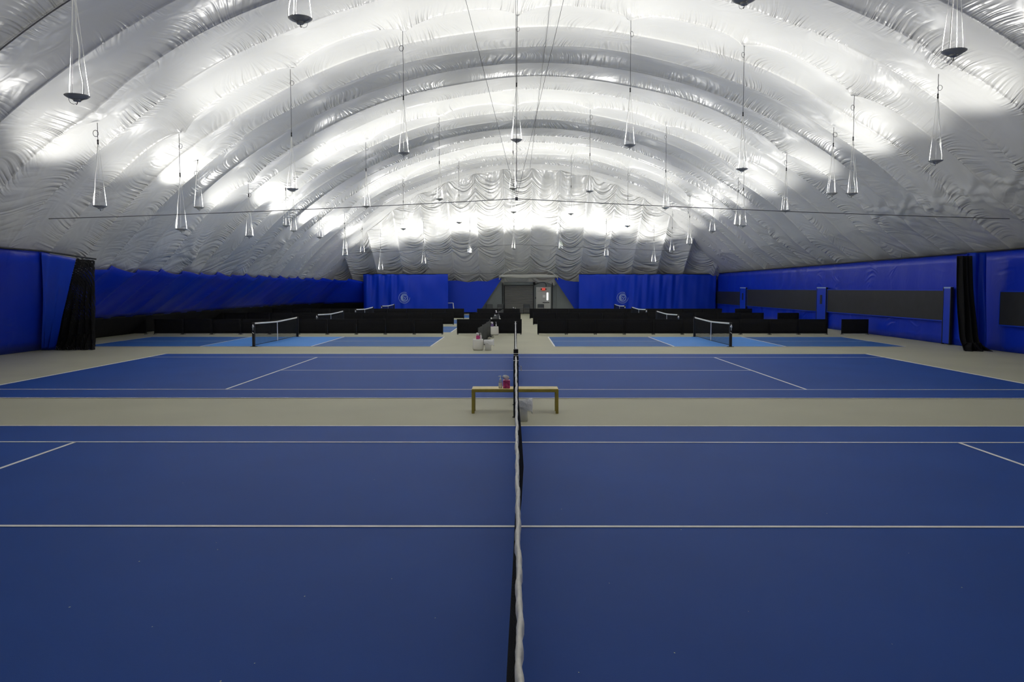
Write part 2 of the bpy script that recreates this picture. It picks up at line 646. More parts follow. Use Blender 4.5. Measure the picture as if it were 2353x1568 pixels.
iu = int(np.argmin(np.abs(P[:, 100, 0] - 1.08)))
rt = MB().tube([tuple(P[iu, j] - np.array([0, 0, .03])) for j in range(90, P.shape[1] - 6, 3)], .007, 5)
tag(rt.build('trim_4', M['cable']), 'thin dark seam cable along the ridge of the dome', kind='structure')
jr = int(np.argmin(np.abs(P[200, :, 1] - 17.333)))
rt = MB().tube([tuple(P[i, jr] * np.array([.998, 1, .997])) for i in range(40, 430, 3)], .016, 5)  # added dark tube along the seam, imitating its crisp dark edge
tag(rt.build('trim_5', M['cable']), 'added dark line imitating the crisp edge of the nearest dome seam', kind='structure')

# arched fabric collar over the vestibule at the far end
n1, n2 = 40, 10
A = np.linspace(0, PI, n1)
G = np.zeros((n1, n2, 3))
for j in range(n2):
    t = j / (n2 - 1)
    G[:, j, 0] = 1.15 + (2.75 - .25 * t) * np.cos(A)
    G[:, j, 1] = 69.3 + .0 * A - 1.6 * t + 1.6
    G[:, j, 2] = 2.95 + (1.35 - .35 * t) * np.sin(A)
U = np.stack([np.repeat((A * 3)[:, None], n2, 1), np.repeat(np.linspace(.3, 1.6, n2)[None, :], n1, 0)], -1)
collar = sheet('trim_1', G, M['dome'], U, thick=.05)
tag(collar, 'arched white fabric collar over the vestibule', kind='structure')

rl = MB()
xs_ = np.linspace(atY(1146, 636, 69.4).x, atY(1284, 636, 69.4).x, 25)
rings_ = []
for i_, x_ in enumerate(xs_):
    e_ = math.sin(PI * i_ / 24) ** .35 if 0 < i_ < 24 else .15
    rings_.append([(x_, 69.35 - .10 * e_ * math.cos(a_), 3.26 + .06 * math.sin(i_ * .5) * .3 + .17 * e_ * math.sin(a_)) for a_ in np.linspace(0, 2 * PI, 12, endpoint=False)])
rl.add([q for r_ in rings_ for q in r_], [(i_ * 12 + j_, i_ * 12 + (j_ + 1) % 12, (i_ + 1) * 12 + (j_ + 1) % 12, (i_ + 1) * 12 + j_) for i_ in range(24) for j_ in range(12)], 0, True)
tag(rl.build('trim_6', M['rollfab']), 'pale rolled fabric edge above the vestibule', kind='structure')

# ------------------------------------------------------------------ floor
fl = MB()
fl.quad((-22, -16, 0), (24, -16, 0), (24, 74, 0), (-22, 74, 0))
floor = fl.build('floor', M['floor'])
tag(floor, 'grey green acrylic sports floor', kind='structure')

Y1, Y2 = 12.874, 16.185      # far doubles line of the near court, near doubles line of the next
LW = .055


def line(mb, x0, y0, x1, y1, w=LW, z=.009):
    d = Vector((x1 - x0, y1 - y0, 0)).normalized()
    n = Vector((-d.y, d.x, 0)) * w / 2
    a, b = Vector((x0, y0, z)), Vector((x1, y1, z))
    mb.quad(a - n, b - n, b + n, a + n)


def tennis(y0, label):
    hl = 11.885
    c = MB().quad((-hl, y0, .004), (hl, y0, .004), (hl, y0 + 10.97, .004), (-hl, y0 + 10.97, .004)).build('tennis_court', M['court'])
    tag(c, label, 'tennis court', 'tennis courts', 'structure')
    L = MB()
    for yy in (y0, y0 + 10.97):
        line(L, -hl, yy, hl, yy)
    for yy in (y0 + 1.372, y0 + 9.598):
        line(L, -hl, yy, hl, yy)
    for xx in (-hl, hl):
        line(L, xx, y0, xx, y0 + 10.97, .09)
    for xx in (-6.4, 6.4):
        line(L, xx, y0 + 1.372, xx, y0 + 9.598)
    line(L, -6.4, y0 + 5.485, 6.4, y0 + 5.485)
    L.build('line_marking', M['line'], c)
    return c


tennis(Y1 - 10.97, 'dark blue tennis court nearest the camera with white lines')
tennis(Y2, 'blue tennis court beyond the wooden bench, with white lines')

PY0, PSTEP = 30.57, 9.83
PCX = {'left': -9.95, 'right': 8.2}
PLACE = ['nearest', 'second', 'third', 'farthest']
for side, cx in PCX.items():
    for k in range(4):
        y0 = PY0 + PSTEP * k
        y1 = y0 + 6.05
        c = MB().quad((cx - 6.7, y0, .004), (cx + 6.7, y0, .004), (cx + 6.7, y1, .004), (cx - 6.7, y1, .004)).build('pickleball_court', M['pcourt'])
        tag(c, f'{PLACE[k]} blue pickleball court on the {side} of the aisle' + (', in front of the black barriers' if k == 0 else ', behind the black barriers'), 'pickleball court', 'pickleball courts', 'structure')
        kz = MB().quad((cx - 2.13, y0, .0065), (cx + 2.13, y0, .0065), (cx + 2.13, y1, .0065), (cx - 2.13, y1, .0065)).build('kitchen_zone', M['kitchen'], c)
        kz['label'] = 'light blue zone beside the net'
        L = MB()
        for yy in (y0, y1):
            line(L, cx - 6.7, yy, cx + 6.7, yy)
        for xx in (cx - 6.7, cx - 2.13, cx + 2.13, cx + 6.7):
            line(L, xx, y0, xx, y1, .06)
        line(L, cx - 6.7, (y0 + y1) / 2, cx - 2.13, (y0 + y1) / 2)
        line(L, cx + 2.13, (y0 + y1) / 2, cx + 6.7, (y0 + y1) / 2)
        L.build('line_marking', M['line'], c)

# tiny pale fuzz on the near court
sp = MB()
for (a, b) in [(585, 1524), (507, 1565), (243, 1081), (78, 1124), (130, 1160), (497, 1247), (500, 1263), (2088, 1271), (1565, 1217), (900, 1330), (320, 1290), (700, 1370), (1000, 1420), (1400, 1340), (1720, 1405), (1900, 1180), (2210, 1350), (640, 1080), (860, 1102), (1480, 1090), (350, 1440), (1550, 1500), (2050, 1480), (1290, 1170), (760, 1210), (160, 1395), (1330, 1545), (1840, 1100), (2230, 1120), (420, 1110)]:
    p = atZ(a, b, .012)
    s = random.uniform(.003, .007)
    an = random.uniform(0, PI)
    sp.add([(p.x + s * math.cos(an + t) * (1 if t % 3.14 < .1 else .5), p.y + s * 1.5 * math.sin(an + t), .010) for t in (0, PI / 2, PI, 1.5 * PI)], [(0, 1, 2, 3)])
specks = sp.build('court_fuzz', M['speck'])
tag(specks, 'pale green flecks of fuzz scattered on the near blue court', 'fuzz', kind='stuff')


# ------------------------------------------------------------------ walls
def liner(name, top, bot, label, m, step=.12, ns=10, jag=.16, ribs=.10, inset=1, parent=None):
    """sheet hung along a plan path; top/bot are lists of (x,y,z) with the same count"""
    T, B, Q = [], [], []
    dist = 0
    for i in range(len(top) - 1):
        a, b = Vector(top[i]), Vector(top[i + 1])
        c, d = Vector(bot[i]), Vector(bot[i + 1])
        n = max(2, int((b - a).length / step))
        for j in range(n + (1 if i == len(top) - 2 else 0)):
            t = j / n
            T.append(a.lerp(b, t))
            B.append(c.lerp(d, t))
            Q.append(dist + (b - a).length * t)
        dist += (b - a).length
    T, B, Q = np.array(T), np.array(B), np.array(Q) + top[0][1]
    q = np.mod(Q / PANEL, 1)
    T[:, 2] += jag * ((1 - q) ** 1.6 - .45) + jag * .3 * np.sin(Q * 1.7)
    s = np.linspace(0, 1, ns)
    G = T[:, None, :] * (1 - s)[None, :, None] + B[:, None, :] * s[None, :, None]
    tang = np.gradient(T[:, :2], axis=0)
    tang /= np.linalg.norm(tang, axis=1)[:, None] + 1e-9
    nrm = np.stack([-tang[:, 1], tang[:, 0]], -1) * inset
    arch = (1 - (2 * q - 1) ** 2)
    ww = ribs * arch[:, None] * (1 - .6 * s[None, :]) + ribs * .25 * np.sin(Q[:, None] * 3.1 + s[None, :] * 4)
    G[..., 0] += nrm[:, None, 0] * ww
    G[..., 1] += nrm[:, None, 1] * ww
    U = np.stack([np.repeat((s * 3.2)[None, :], len(Q), 0), np.repeat(Q[:, None], ns, 1)], -1)
    o = sheet(name, G, m, U, parent=parent, thick=.012)
    if label:
        tag(o, label, kind='structure')
    return o


# left: slanted near wall, then the long slanted liner with its dark foot strip
liner('wall_left', [(-14.95, -14, 3.38), (-14.95, 25.8, 3.38)], [(-17.35, -14, .01), (-17.15, 29.1, .01)], 'blue vinyl wall liner on the near left', M['blue'], jag=0, ribs=.03)
wl = liner('wall_left_far', [(-15.25, 28.9, 2.95), (-15.25, 62.3, 2.95), (-14.2, 66.6, 2.9), (-12.6, 68.6, 2.85)],
           [(-17.6, 28.9, .93), (-17.6, 61, .93), (-16.2, 67.5, .9), (-13.0, 69.6, .9)], 'blue slanted wall liner with a jagged top edge along the left side', M['blue'])
liner('baseboard_left', [(-17.55, 28.9, .97), (-17.55, 61, .97), (-16.1, 67.5, .95), (-13.0, 69.4, .95)],
      [(-18.75, 28.9, .01), (-18.75, 61, .01), (-17.2, 68.5, .01), (-13.2, 70.4, .01)], 'black mesh strip at the foot of the left wall', M['blackmesh'], jag=0, ribs=.02)
# end liner pieces either side of the vestibule
e1 = MB()
pl = [atY(1022, 646, 69.6), atY(1050, 645, 69.6), atY(1075, 649, 69.6), (atY(1098, 646, 69.6)), atY(1120, 647, 69.6), atY(1135, 641, 69.6), atY(1146, 638, 69.6), atY(1153, 641, 69.6), atY(1105, 712, 69.6), atY(1103, 717.5, 69.6), atY(1022, 718.5, 69.6)]
e1.slab(pl, (0, .02, 0))
tag(e1.build('wall_back', M['blue2']), 'dark blue end wall liner left of the grey vestibule', kind='structure')
e2 = MB()
pl = [atY(1274, 641, 69.6), atY(1283, 638, 69.6), atY(1300, 645, 69.6), atY(1318, 647.5, 69.6), atY(1340, 648, 69.6), atY(1340, 719, 69.6), atY(1322, 719, 69.6), atY(1320, 710, 69.6)]
e2.slab(pl, (0, .02, 0))
tag(e2.build('wall_back_right', M['blue2']), 'dark blue end wall liner right of the grey vestibule', kind='structure')


# right wall: hung blue vinyl, window openings read as dark mesh panels on it
def hang(x, y0, y1, z0, ztop_f, ny, nz, folds, seed):
    rr = np.random.default_rng(seed)
    yy = np.linspace(y0, y1, ny)
    ss = np.linspace(0, 1, nz)
    G = np.zeros((ny, nz, 3))
    G[..., 1] = yy[:, None]
    G[..., 2] = z0 + (ztop_f(yy)[:, None] - z0) * ss[None, :]
    w = np.zeros((ny, nz))
    for _ in range(14):
        a, b, c = rr.uniform(.6, 5), rr.uniform(0, 6.3), rr.uniform(-1.5, 1.5)
        w += rr.uniform(.2, 1) * np.sin(yy[:, None] * a + b + c * ss[None, :]) / (1 + a * .4)
    G[..., 0] = x + folds * w
    U = np.stack([np.repeat((ss * 3.5)[None, :], ny, 0), np.repeat(yy[:, None], nz, 1)], -1)
    return G, U


G, U = hang(17.22, -14, 69.0, .01, lambda y: np.interp(y, [-14, 27, 69], [3.6, 3.56, 3.45]), 420, 12, .014, 3)
wr = sheet('wall_right', G, M['blue'], U, flip=True, thick=.01)
tag(wr, 'blue vinyl side wall with dark mesh windows along the right', kind='structure')
tb = MB().tube([(17.15, y, float(np.interp(y, [-14, 27, 69], [3.62, 3.58, 3.47]))) for y in np.linspace(-14, 69, 30)], .03)
tag(tb.build('trim_2', M['dark']), 'dark hem cable along the top of the right wall', kind='structure')
tl = MB().tube([(-14.88, y, float(np.interp(y, [25.3, 28.5], [3.40, 3.26]))) for y in np.linspace(-14, 28.5, 40)], .03)
tag(tl.build('trim_3', M['dark']), 'dark hem cable along the top of the near left wall', kind='structure')


def yon(px, X=17.14):
    d = ray(px, 700)
    return float((CAM + d * ((X - CAMX) / d.x)).y)


wn = 0
for (xa, xb, zt_, zb_, desc) in ((1640, 1701, 1.95, .92, 'short dark mesh window nearest the far corner of the right wall'), (1717, 1877, 2.12, .93, 'long dark mesh window between the two blue doors in the right wall'),
                                 (1902, 2171, 2.13, .95, 'longest dark mesh window in the right wall, above the single barrier'), (2300, 2700, 2.10, .95, 'dark mesh window at the right edge of the photo')):
    wn += 1
    ya, yb = yon(xa), yon(xb)
    w = MB()
    w.box(17.105, 17.14, min(ya, yb), max(ya, yb), zb_, zt_)
    o = w.build(f'window_{wn}', M['window'])
    tag(o, desc, kind='structure')
    fr = MB()
    y0, y1 = min(ya, yb), max(ya, yb)
    fr.box(17.095, 17.15, y0 - .04, y0, zb_ - .04, zt_ + .04)
    fr.box(17.095, 17.15, y1, y1 + .04, zb_ - .04, zt_ + .04)
    fr.box(17.095, 17.15, y0, y1, zt_, zt_ + .04)
    fr.box(17.095, 17.15, y0, y1, zb_ - .04, zb_)
    fr.build('window_frame', M['blue2'], o)
dn = 0
for (xa, xb, desc) in ((1880, 1900.5, 'blue flap door between the long mesh windows of the right wall'), (1702.5, 1715.5, 'narrow-looking far blue flap door in the right wall'), (2172.5, 2188, 'blue flap door beside the gathered black netting on the right')):
    dn += 1
    ya, yb = sorted((yon(xa), yon(xb)))
    d = MB().box(17.06, 17.12, ya, yb, .05, 2.22).build(f'door_{dn}', M['blue2'])
    tag(d, desc, kind='structure')
    if dn < 3:
        MB().box(17.045, 17.07, ya + (yb - ya) * .42, ya + (yb - ya) * .62, 1.35, 1.85).build('door_window', M['window'], d)
    f = MB()
    f.box(17.05, 17.15, ya - .05, ya, 0.01, 2.27)
    f.box(17.05, 17.15, yb, yb + .05, 0.01, 2.27)
    f.build('door_frame', M['dark'], d)
    h = MB().box(17.05, 17.15, ya, yb, 2.22, 2.28).build('door_header', M['logo'], d)
    h['label'] = 'pale strip above the door'


# ------------------------------------------------------------------ banners at the far end
def emblem(parent, cx, cz, y, R=.48):
    m = MB()

    def ring(r0, r1, a0=0, a1=2 * PI, n=48, dx=0, dz=0, r0b=None):
        vs, fs = [], []
        for i in range(n + 1):
            a = a0 + (a1 - a0) * i / n
            ri = r0
            vs += [(cx + dx + ri * math.cos(a), y, cz + dz + ri * math.sin(a)), (cx + dx + r1 * math.cos(a), y, cz + dz + r1 * math.sin(a))]
        for i in range(n):
            fs.append((2 * i, 2 * i + 1, 2 * i + 3, 2 * i + 2))
        m.add(vs, fs)
    ring(R * .94, R, math.radians(2), math.radians(-295), 60)
    ring(R * .54, R * .65)
    # crescent thickening of the ball on its left
    vs, fs = [], []
    for i in range(25):
        a = math.radians(100 + 170 * i / 24)
        wdt = .26 * math.sin(PI * i / 24)
        vs += [(cx + R * .58 * math.cos(a), y, cz + R * .58 * math.sin(a)), (cx + R * (.58 - wdt) * math.cos(a), y, cz + R * (.58 - wdt) * math.sin(a))]
    for i in range(24):
        fs.append((2 * i, 2 * i + 1, 2 * i + 3, 2 * i + 2))
    m.add(vs, fs)
    # G-shaped hook stroke through the ball
    pts = [(.30, .34), (.05, .46), (-.16, .36), (-.27, .05), (-.18, -.30), (.0, -.42), (.14, -.30), (.26, -.02), (.40, .18)]
    for (a, b), (c, d) in zip(pts[:-1], pts[1:]):
        v = Vector((c - a, 0, d - b)).normalized()
        n = Vector((-v.z, 0, v.x)) * .05
        m.quad(*[(cx + R * q.x, y, cz + R * q.z) for q in (Vector((a, 0, b)) - n, Vector((c, 0, d)) - n, Vector((c, 0, d)) + n, Vector((a, 0, b)) + n)])
    # small leaf-like mark in the middle
    m.add([(cx + R * a, y, cz + R * b) for a, b in ((-.10, .02), (.0, .24), (.06, .08), (.14, -.02), (.04, -.12), (-.02, -.04))], [(0, 1, 2, 3, 4, 5)])
    # ring lettering reduced to its strokes (too small in the photo to read)
    for a in [56, 73, 90, 107, 124] + [-150, -133, -116, -99, -82, -65, -48, -31]:
        t = math.radians(a)
        p = Vector((math.cos(t), 0, math.sin(t))) * R * .78
        rr = Vector((math.cos(t), 0, math.sin(t))) * R * .07
        tt = Vector((-math.sin(t), 0, math.cos(t))) * R * .05
        for (s0, s1, wd) in ((-1, 1, .35),):
            for e in (-.7, .7):
                c0 = p + tt * e
                m.quad(*[(cx + q.x, y, cz + q.z) for q in (c0 - rr - tt * .3, c0 - rr + tt * .3, c0 + rr + tt * .3, c0 + rr - tt * .3)])
            c1 = p + rr * (.9 if a % 2 else 0)
            m.quad(*[(cx + q.x, y, cz + q.z) for q in (c1 - rr * .22 - tt, c1 - rr * .22 + tt, c1 + rr * .22 + tt, c1 + rr * .22 - tt)])
    o = m.build('round_logo', M['logo'], parent)
    o['label'] = 'pale blue round emblem with a ball and ring lettering'
    return o


BY = 68.2


def banner(x0, x1, ztop_, label, dense, flatpart, logo):
    n = int((x1 - x0) / .09)
    xs = np.linspace(x0, x1, n)
    ss = np.linspace(0, 1, 22)
    G = np.zeros((n, 22, 3))
    G[..., 0] = xs[:, None]
    G[..., 2] = ztop_ - (ztop_ - .02) * ss[None, :]
    dn_ = dense(xs)[:, None]
    w = dn_ * (np.sin(xs[:, None] * 6.1 - ss[None, :] * 1.2) * .10 + np.sin(xs[:, None] * 11.7 + ss[None, :] * 2.5) * .05) * (.35 + .65 * (1 - ss[None, :] * .5))
    w += .02 * np.sin(xs[:, None] * 1.3 + ss[None, :] * 5) + .012 * np.sin(xs[:, None] * 3.3 - ss[None, :] * 9)
    G[..., 1] = BY - .12 + w
    U = np.stack([np.repeat((ss * 3)[None, :], n, 0) + 60, np.repeat(xs[:, None], 22, 1)], -1)
    U[..., 1] = U[..., 1] * .15 + .6
    o = sheet('hanging_banner', G, M['blue2'], U, thick=.01)
    tag(o, label, 'banner', 'blue banners at the far end')
    c = atY(logo[0], logo[1], BY - .22)
    emblem(o, c.x, c.z, BY - .22)
    hem = MB().tube([(x0, BY - .12, ztop_), (x1, BY - .12, ztop_)], .018)
    hem.build('top_hem', M['dark'], o)
    return o


xl0, xl1 = atY(835, 640, BY).x, atY(1029.5, 640, BY).x
banner(xl0, xl1, atY(900, 630.5, BY).z, 'blue vinyl banner with round logo left of the far door', lambda x: np.interp(x, [xl0, xl0 + 2.6, xl0 + 4, xl1], [1.2, 1.0, .15, .1]), 0, (929, 684.5))
xr0, xr1 = atY(1330, 640, BY).x, 17.0
banner(xr0, xr1, atY(1400, 630.5, BY).z, 'wider blue vinyl banner with round logo right of the far door', lambda x: np.interp(x, [xr0, xr0 + 3.5, xr0 + 6, xr0 + 8, xr0 + 9, xr1], [.1, .3, .7, .8, .15, .1]), 0, (1430.5, 684.5))

# ------------------------------------------------------------------ vestibule
VY = 70.4


def vx(px):
    return atY(px, 680, VY).x


def vz(py):
    return atY(1190, py, VY).z


ves = empty('vestibule', (0, VY, 0))
tag(ves, 'grey vestibule front with roll-up door and exit door at the far end', 'vestibule', kind='structure')
ves.location = (0, 0, 0)


def part(name, m, parent, *boxes):
    b = MB()
    for t in boxes:
        b.box(*t)
    return b.build(name, m, parent)


x0, x1 = vx(1153), vx(1279)
part('front_panel', M['greypanel'], ves, (x0, x1, VY + .12, VY + .2, .01, vz(639)))
lf = MB()
lf.slab([(x0, VY, .01), (vx(1100), VY - .4, .01), (vx(1104), VY - .4, vz(712)), (vx(1148), VY - .1, vz(641)), (x0, VY, vz(641))], (0, .06, 0))
lf.build('side_panel', M['greypanel'], ves)
lf = MB()
lf.slab([(x1, VY, .01), (vx(1325), VY - .4, .01), (vx(1321), VY - .4, vz(712)), (vx(1277), VY - .1, vz(641)), (x1, VY, vz(641))], (0, .06, 0))
lf.build('side_panel', M['greypanel'], ves)
part('corner_post', M['dark'], ves, (vx(1154.5), vx(1156), VY - .02, VY + .1, .01, vz(643)))
part('corner_post', M['dark'], ves, (vx(1268), vx(1269.7), VY - .02, VY + .1, .01, vz(643)))
# roll-up door
ru = empty('door_4', (0, 0, 0))
tag(ru, 'grey roll-up shutter door in the far vestibule', kind='structure')
rm = MB()
xa, xb = vx(1160), vx(1225)
zt_ = vz(656)
nsl = 26
for i in range(nsl):
    z0, z1 = .02 + (zt_ - .02) * i / nsl, .02 + (zt_ - .02) * (i + 1) / nsl
    rm.add([(xa, VY + .06, z0), (xb, VY + .06, z0), (xb, VY + .03, (z0 + z1) / 2), (xa, VY + .03, (z0 + z1) / 2), (xb, VY + .06, z1), (xa, VY + .06, z1)], [(0, 1, 2, 3), (3, 2, 4, 5)])
rm.build('shutter', M['rollup'], ru)
part('guide_rail', M['dark'], ru, (xa - .07, xa, VY - .02, VY + .12, .01, zt_))
part('guide_rail', M['dark'], ru, (xb, xb + .07, VY - .02, VY + .12, .01, zt_))
hd = MB().tube([(xa - .05, VY - .05, zt_ + .14), (xb + .05, VY - .05, zt_ + .14)], .15, 14)
hd.build('roller_housing', M['greypanel'], ru)
part('bottom_lintel', M['dark'], ru, (xa - .05, xb + .05, VY - .03, VY + .04, zt_ - .04, zt_ + .02))
mo = MB().tube([(vx(1225), VY - .1, vz(652)), (vx(1230), VY - .1, vz(652))], .13, 14)
mo.build('motor', M['dark'], ru)
cd = MB().tube([(vx(x), VY + .05, vz(y)) for x, y in ((1230, 654), (1238, 651), (1245, 649), (1252, 650), (1255, 654), (1255, 659))], .02, 6)
cd.build('conduit', M['dark'], ru)
# exit door
ed = empty('door_5', (0, 0, 0))
tag(ed, 'pale grey exit door with a narrow bright pane in the far vestibule', kind='structure')
xa, xb = vx(1234), vx(1263.5)
part('door_leaf', M['doorpaint'], ed, (xa, xb, VY + .03, VY + .10, .03, vz(669.5)))
part('door_frame', M['doorpaint'], ed, (xa - .08, xa, VY, VY + .12, .01, vz(660)), (xb, xb + .08, VY, VY + .12, .01, vz(660)), (xa, xb, VY, VY + .12, vz(669), vz(660)))
part('window_pane', M['glow'], ed, (vx(1256.2), vx(1259.8), VY + .01, VY + .04, vz(690), vz(673)))
part('push_bar', M['dark'], ed, (vx(1247), vx(1262), VY - .04, VY + .02, vz(695.7), vz(694.7)))
part('wall_box', M['dark'], ed, (vx(1230.2), vx(1231.6), VY + .02, VY + .12, vz(687), vz(683)))
part('notice', M['plastic'], ed, (vx(1247), vx(1253), VY + .02, VY + .035, vz(684), vz(678)))
ex = empty('exit_sign', (0, 0, 0))
tag(ex, 'small red exit sign above the pale far door', 'exit sign')
cxs, czs = vx(1249), vz(664.8)
part('sign_box', M['red'], ex, (cxs - .15, cxs + .15, VY - .12, VY - .02, czs - .10, czs + .10))
for sgn in (-1, 1):
    hb = MB().tube([(cxs + sgn * .16, VY - .08, czs), (cxs + sgn * .24, VY - .10, czs)], .055, 10)
    hb.build('lamp_head', M['dark'], ex)
fc = bpy.data.curves.new('lettering', 'FONT')
fc.body = 'EXIT'
fc.size = .12
fc.extrude = .002
fc.align_x = 'CENTER'
fc.align_y = 'CENTER'
fo = bpy.data.objects.new('lettering', fc)
fc.materials.append(M['plastic'])
me_ = bpy.data.meshes.new_from_object(fo)
bpy.data.objects.remove(fo)
fo = bpy.data.objects.new('lettering', me_)
COL.objects.link(fo)
fo.parent = ex
fo.location = (cxs, VY - .123, czs)
fo.rotation_euler = (PI / 2, 0, 0)


# ------------------------------------------------------------------ pendant lamps
def ring_pts(cx, cz, r, n=14):
    return [(cx + r * math.cos(2 * PI * i / n), 0, cz + r * math.sin(2 * PI * i / n)) for i in range(n)]


RL = .19
spot = bpy.data.lights.new('lamp_light', 'SPOT')
spot.energy = LAMP_W
spot.color = LAMP_COL
spot.spot_size = SPOT_SIZE
spot.spot_blend = SPOT_BLEND
spot.shadow_soft_size = .10
spot_side = spot.copy()                                # same lamp turned down, mainly to hold back hot spots on the dome sides
spot_side.energy = LAMP_W * .50
bare = bpy.data.lights.new('bulb_light', 'POINT')      # the bare bulb above the rim; the bowl hides it from below
bare.energy = BARE_W
bare.color = LAMP_COL
bare.shadow_soft_size = .03


def lamp_proto():
    root = empty('pendant_lamp', (0, 0, 0))
    b = MB().lathe([(.055, -.058), (.10, -.052), (.155, -.03), (.187, -.008), (.19, .0)], 28, cap0=True, cap1=False)
    b.add(*[[], []])
    b.lathe([(.19, .0), (.186, .004), (.15, -.022), (.09, -.044), (.0, -.048)], 28, cap0=False, cap1=False, mi=1)
    bowl = b.build('bowl', [M['lamp'], M['lampin']], root)
    MB().lathe([(.0, -.045), (.035, -.035), (.04, -.015), (.03, .0), (0, .008)], 14, cap0=False, cap1=False).build('bulb', M['bulb'], bowl)
    h = MB().lathe([(.035, -.094), (.055, -.09), (.065, -.055), (.055, -.048)], 18)
    for a in range(3):
        t = 2 * PI * a / 3
        c, s = math.cos(t), math.sin(t)
        n = Vector((-s, c, 0)) * .018
        p0, p1, p2 = Vector((c * .06, s * .06, -.085)), Vector((c * .16, s * .16, -.03)), Vector((c * .06, s * .06, -.05))
        h.slab([p0 - n / 2, p1 - n / 2, p2 - n / 2], n)
    h.build('ballast_housing', M['lamp'], root)
    hk = MB().tube([(0, 0, -.09), (.0, 0, -.125), (-.012, 0, -.14), (-.022, 0, -.125)], .006, 6)
    hk.tube([(-.022, 0, -.125), (-.06, 0, -.135), (-.11, 0, -.11), (-.13, 0, -.07), (-.135, 0, -.03)], .003, 5)
    hk.build('safety_hook', M['dark'], root)
    H = 1.68
    for a in (35, 155, 275):
        t = math.radians(a)
        MB().tube([(.18 * math.cos(t), .18 * math.sin(t), -.005), (.175 * math.cos(t), .175 * math.sin(t), .05), (.012 * math.cos(t), .012 * math.sin(t), H)], [.006, .0045, .004], 5).build('suspension_cord', M['cord'], root)
    pts = [(.15 * (1 - t) + .015 * math.sin(t * 17) * (1 - t * .5), -.10 * (1 - t), .0 + H * t) for t in np.linspace(0, 1, 18)]
    MB().tube(pts, .0095, 6).build('power_cord', M['cord'], root)
    MB().lathe([(.015, H - .03), (.022, H - .02), (.022, H + .03), (.012, H + .04), (.022, H + .05), (.022, H + .10), (.01, H + .11)], 8).build('ferrule', M['dark'], root)
    st = MB().tube([(0, 0, 0), (.006, 0, .35), (-.004, 0, .7), (0, 0, 1)], .0085, 6).build('steel_cable', M['cable'], root, (0, 0, H + .1))
    co = MB().tube([(.055 + .075 * math.cos(t) * (1 if t < PI else .95), .004 * math.sin(3 * t), .085 * math.sin(t)) for t in np.linspace(0, 2 * PI, 20)[:-1]], .008, 5, closed=True)
    co.build('cable_coil', M['cable'], root)
    lo = bpy.data.objects.new('lamp_light', spot)
    COL.objects.link(lo)
    lo.parent = root
    lo.location = (0, 0, .03)
    lo.rotation_euler = (PI, 0, 0)
    l2 = bpy.data.objects.new('bulb_light', bare)
    COL.objects.link(l2)
    l2.parent = root
    l2.location = (0, 0, .045)
    return root


lp = lamp_proto()
KIDS.clear()
HL = 1.78
rowname = {'A': 'nearest', 'B': 'second', 'C': 'third', 'D': 'fourth', 'E': 'farthest'}
first = True
protos = dup(lp)     # warms the child cache
for o in [c for c in bpy.data.objects if c.parent == protos] + [protos]:
    for c in [c for c in bpy.data.objects if c.parent == o]:
        bpy.data.objects.remove(c)
for o in [c for c in bpy.data.objects if c.parent == protos]:
    bpy.data.objects.remove(o)
bpy.data.objects.remove(protos)
lamps_sorted = sorted(LAMPS, key=lambda t: t[0] == 'H')
n_h = 0
for (r, i, n, p) in LAMPS:
    o = dup(lp)
    o.location = p
    o.rotation_euler = (0, 0, random.uniform(-2.6, .4) if r != 'x' else 0)
    top = ceiling_z(p.x, p.y) - .28 - p.z
    if (abs(p.x) > 10 and p.y < 60) or p.y < 1:
        for c in o.children:
            if c.name.startswith('lamp_light'):
                c.data = spot_side
    for c in [c for c in o.children]:
        if c.name.startswith('steel_cable'):
            c.scale = (1, 1, max(.05, top - HL))
        elif c.name.startswith('cable_coil'):
            c.location = (0, 0, top - random.uniform(.25, .55))
            c.scale = (random.uniform(.7, 1.1), 1, random.uniform(.8, 1.2))
            c.rotation_euler = (0, 0, -o.rotation_euler.z + random.choice((0, PI)) + random.uniform(-.5, .5))
    if r in rowname:
        lab = f'grey bowl uplight on white cords, {ORD[i]} from left in the {rowname[r]} cross row'
    elif r[0] == 'o':
        lab = f'grey bowl uplight by the {"left" if i == 0 else "right"} side, {ORD[int(r[1]) - 1]} from the camera in the outermost line'
    else:
        lab = ('grey bowl uplight just outside the photo, ' + (['beyond the left edge in the nearest row', 'beyond the right edge in the nearest row'][i] if i < 2 else f'overhead beside the camera, {ORD[i - 2]} from the left'))
    tag(o, lab, 'pendant lamp', 'uplights hanging from the dome')
for c in list(lp.children_recursive):
    bpy.data.objects.remove(c)
bpy.data.objects.remove(lp)


# ------------------------------------------------------------------ cables
def sagline(a, b, sag, n=24):
    a, b = Vector(a), Vector(b)
    return [a.lerp(b, t) - Vector((0, 0, sag * 4 * t * (1 - t))) for t in np.linspace(0, 1, n)]


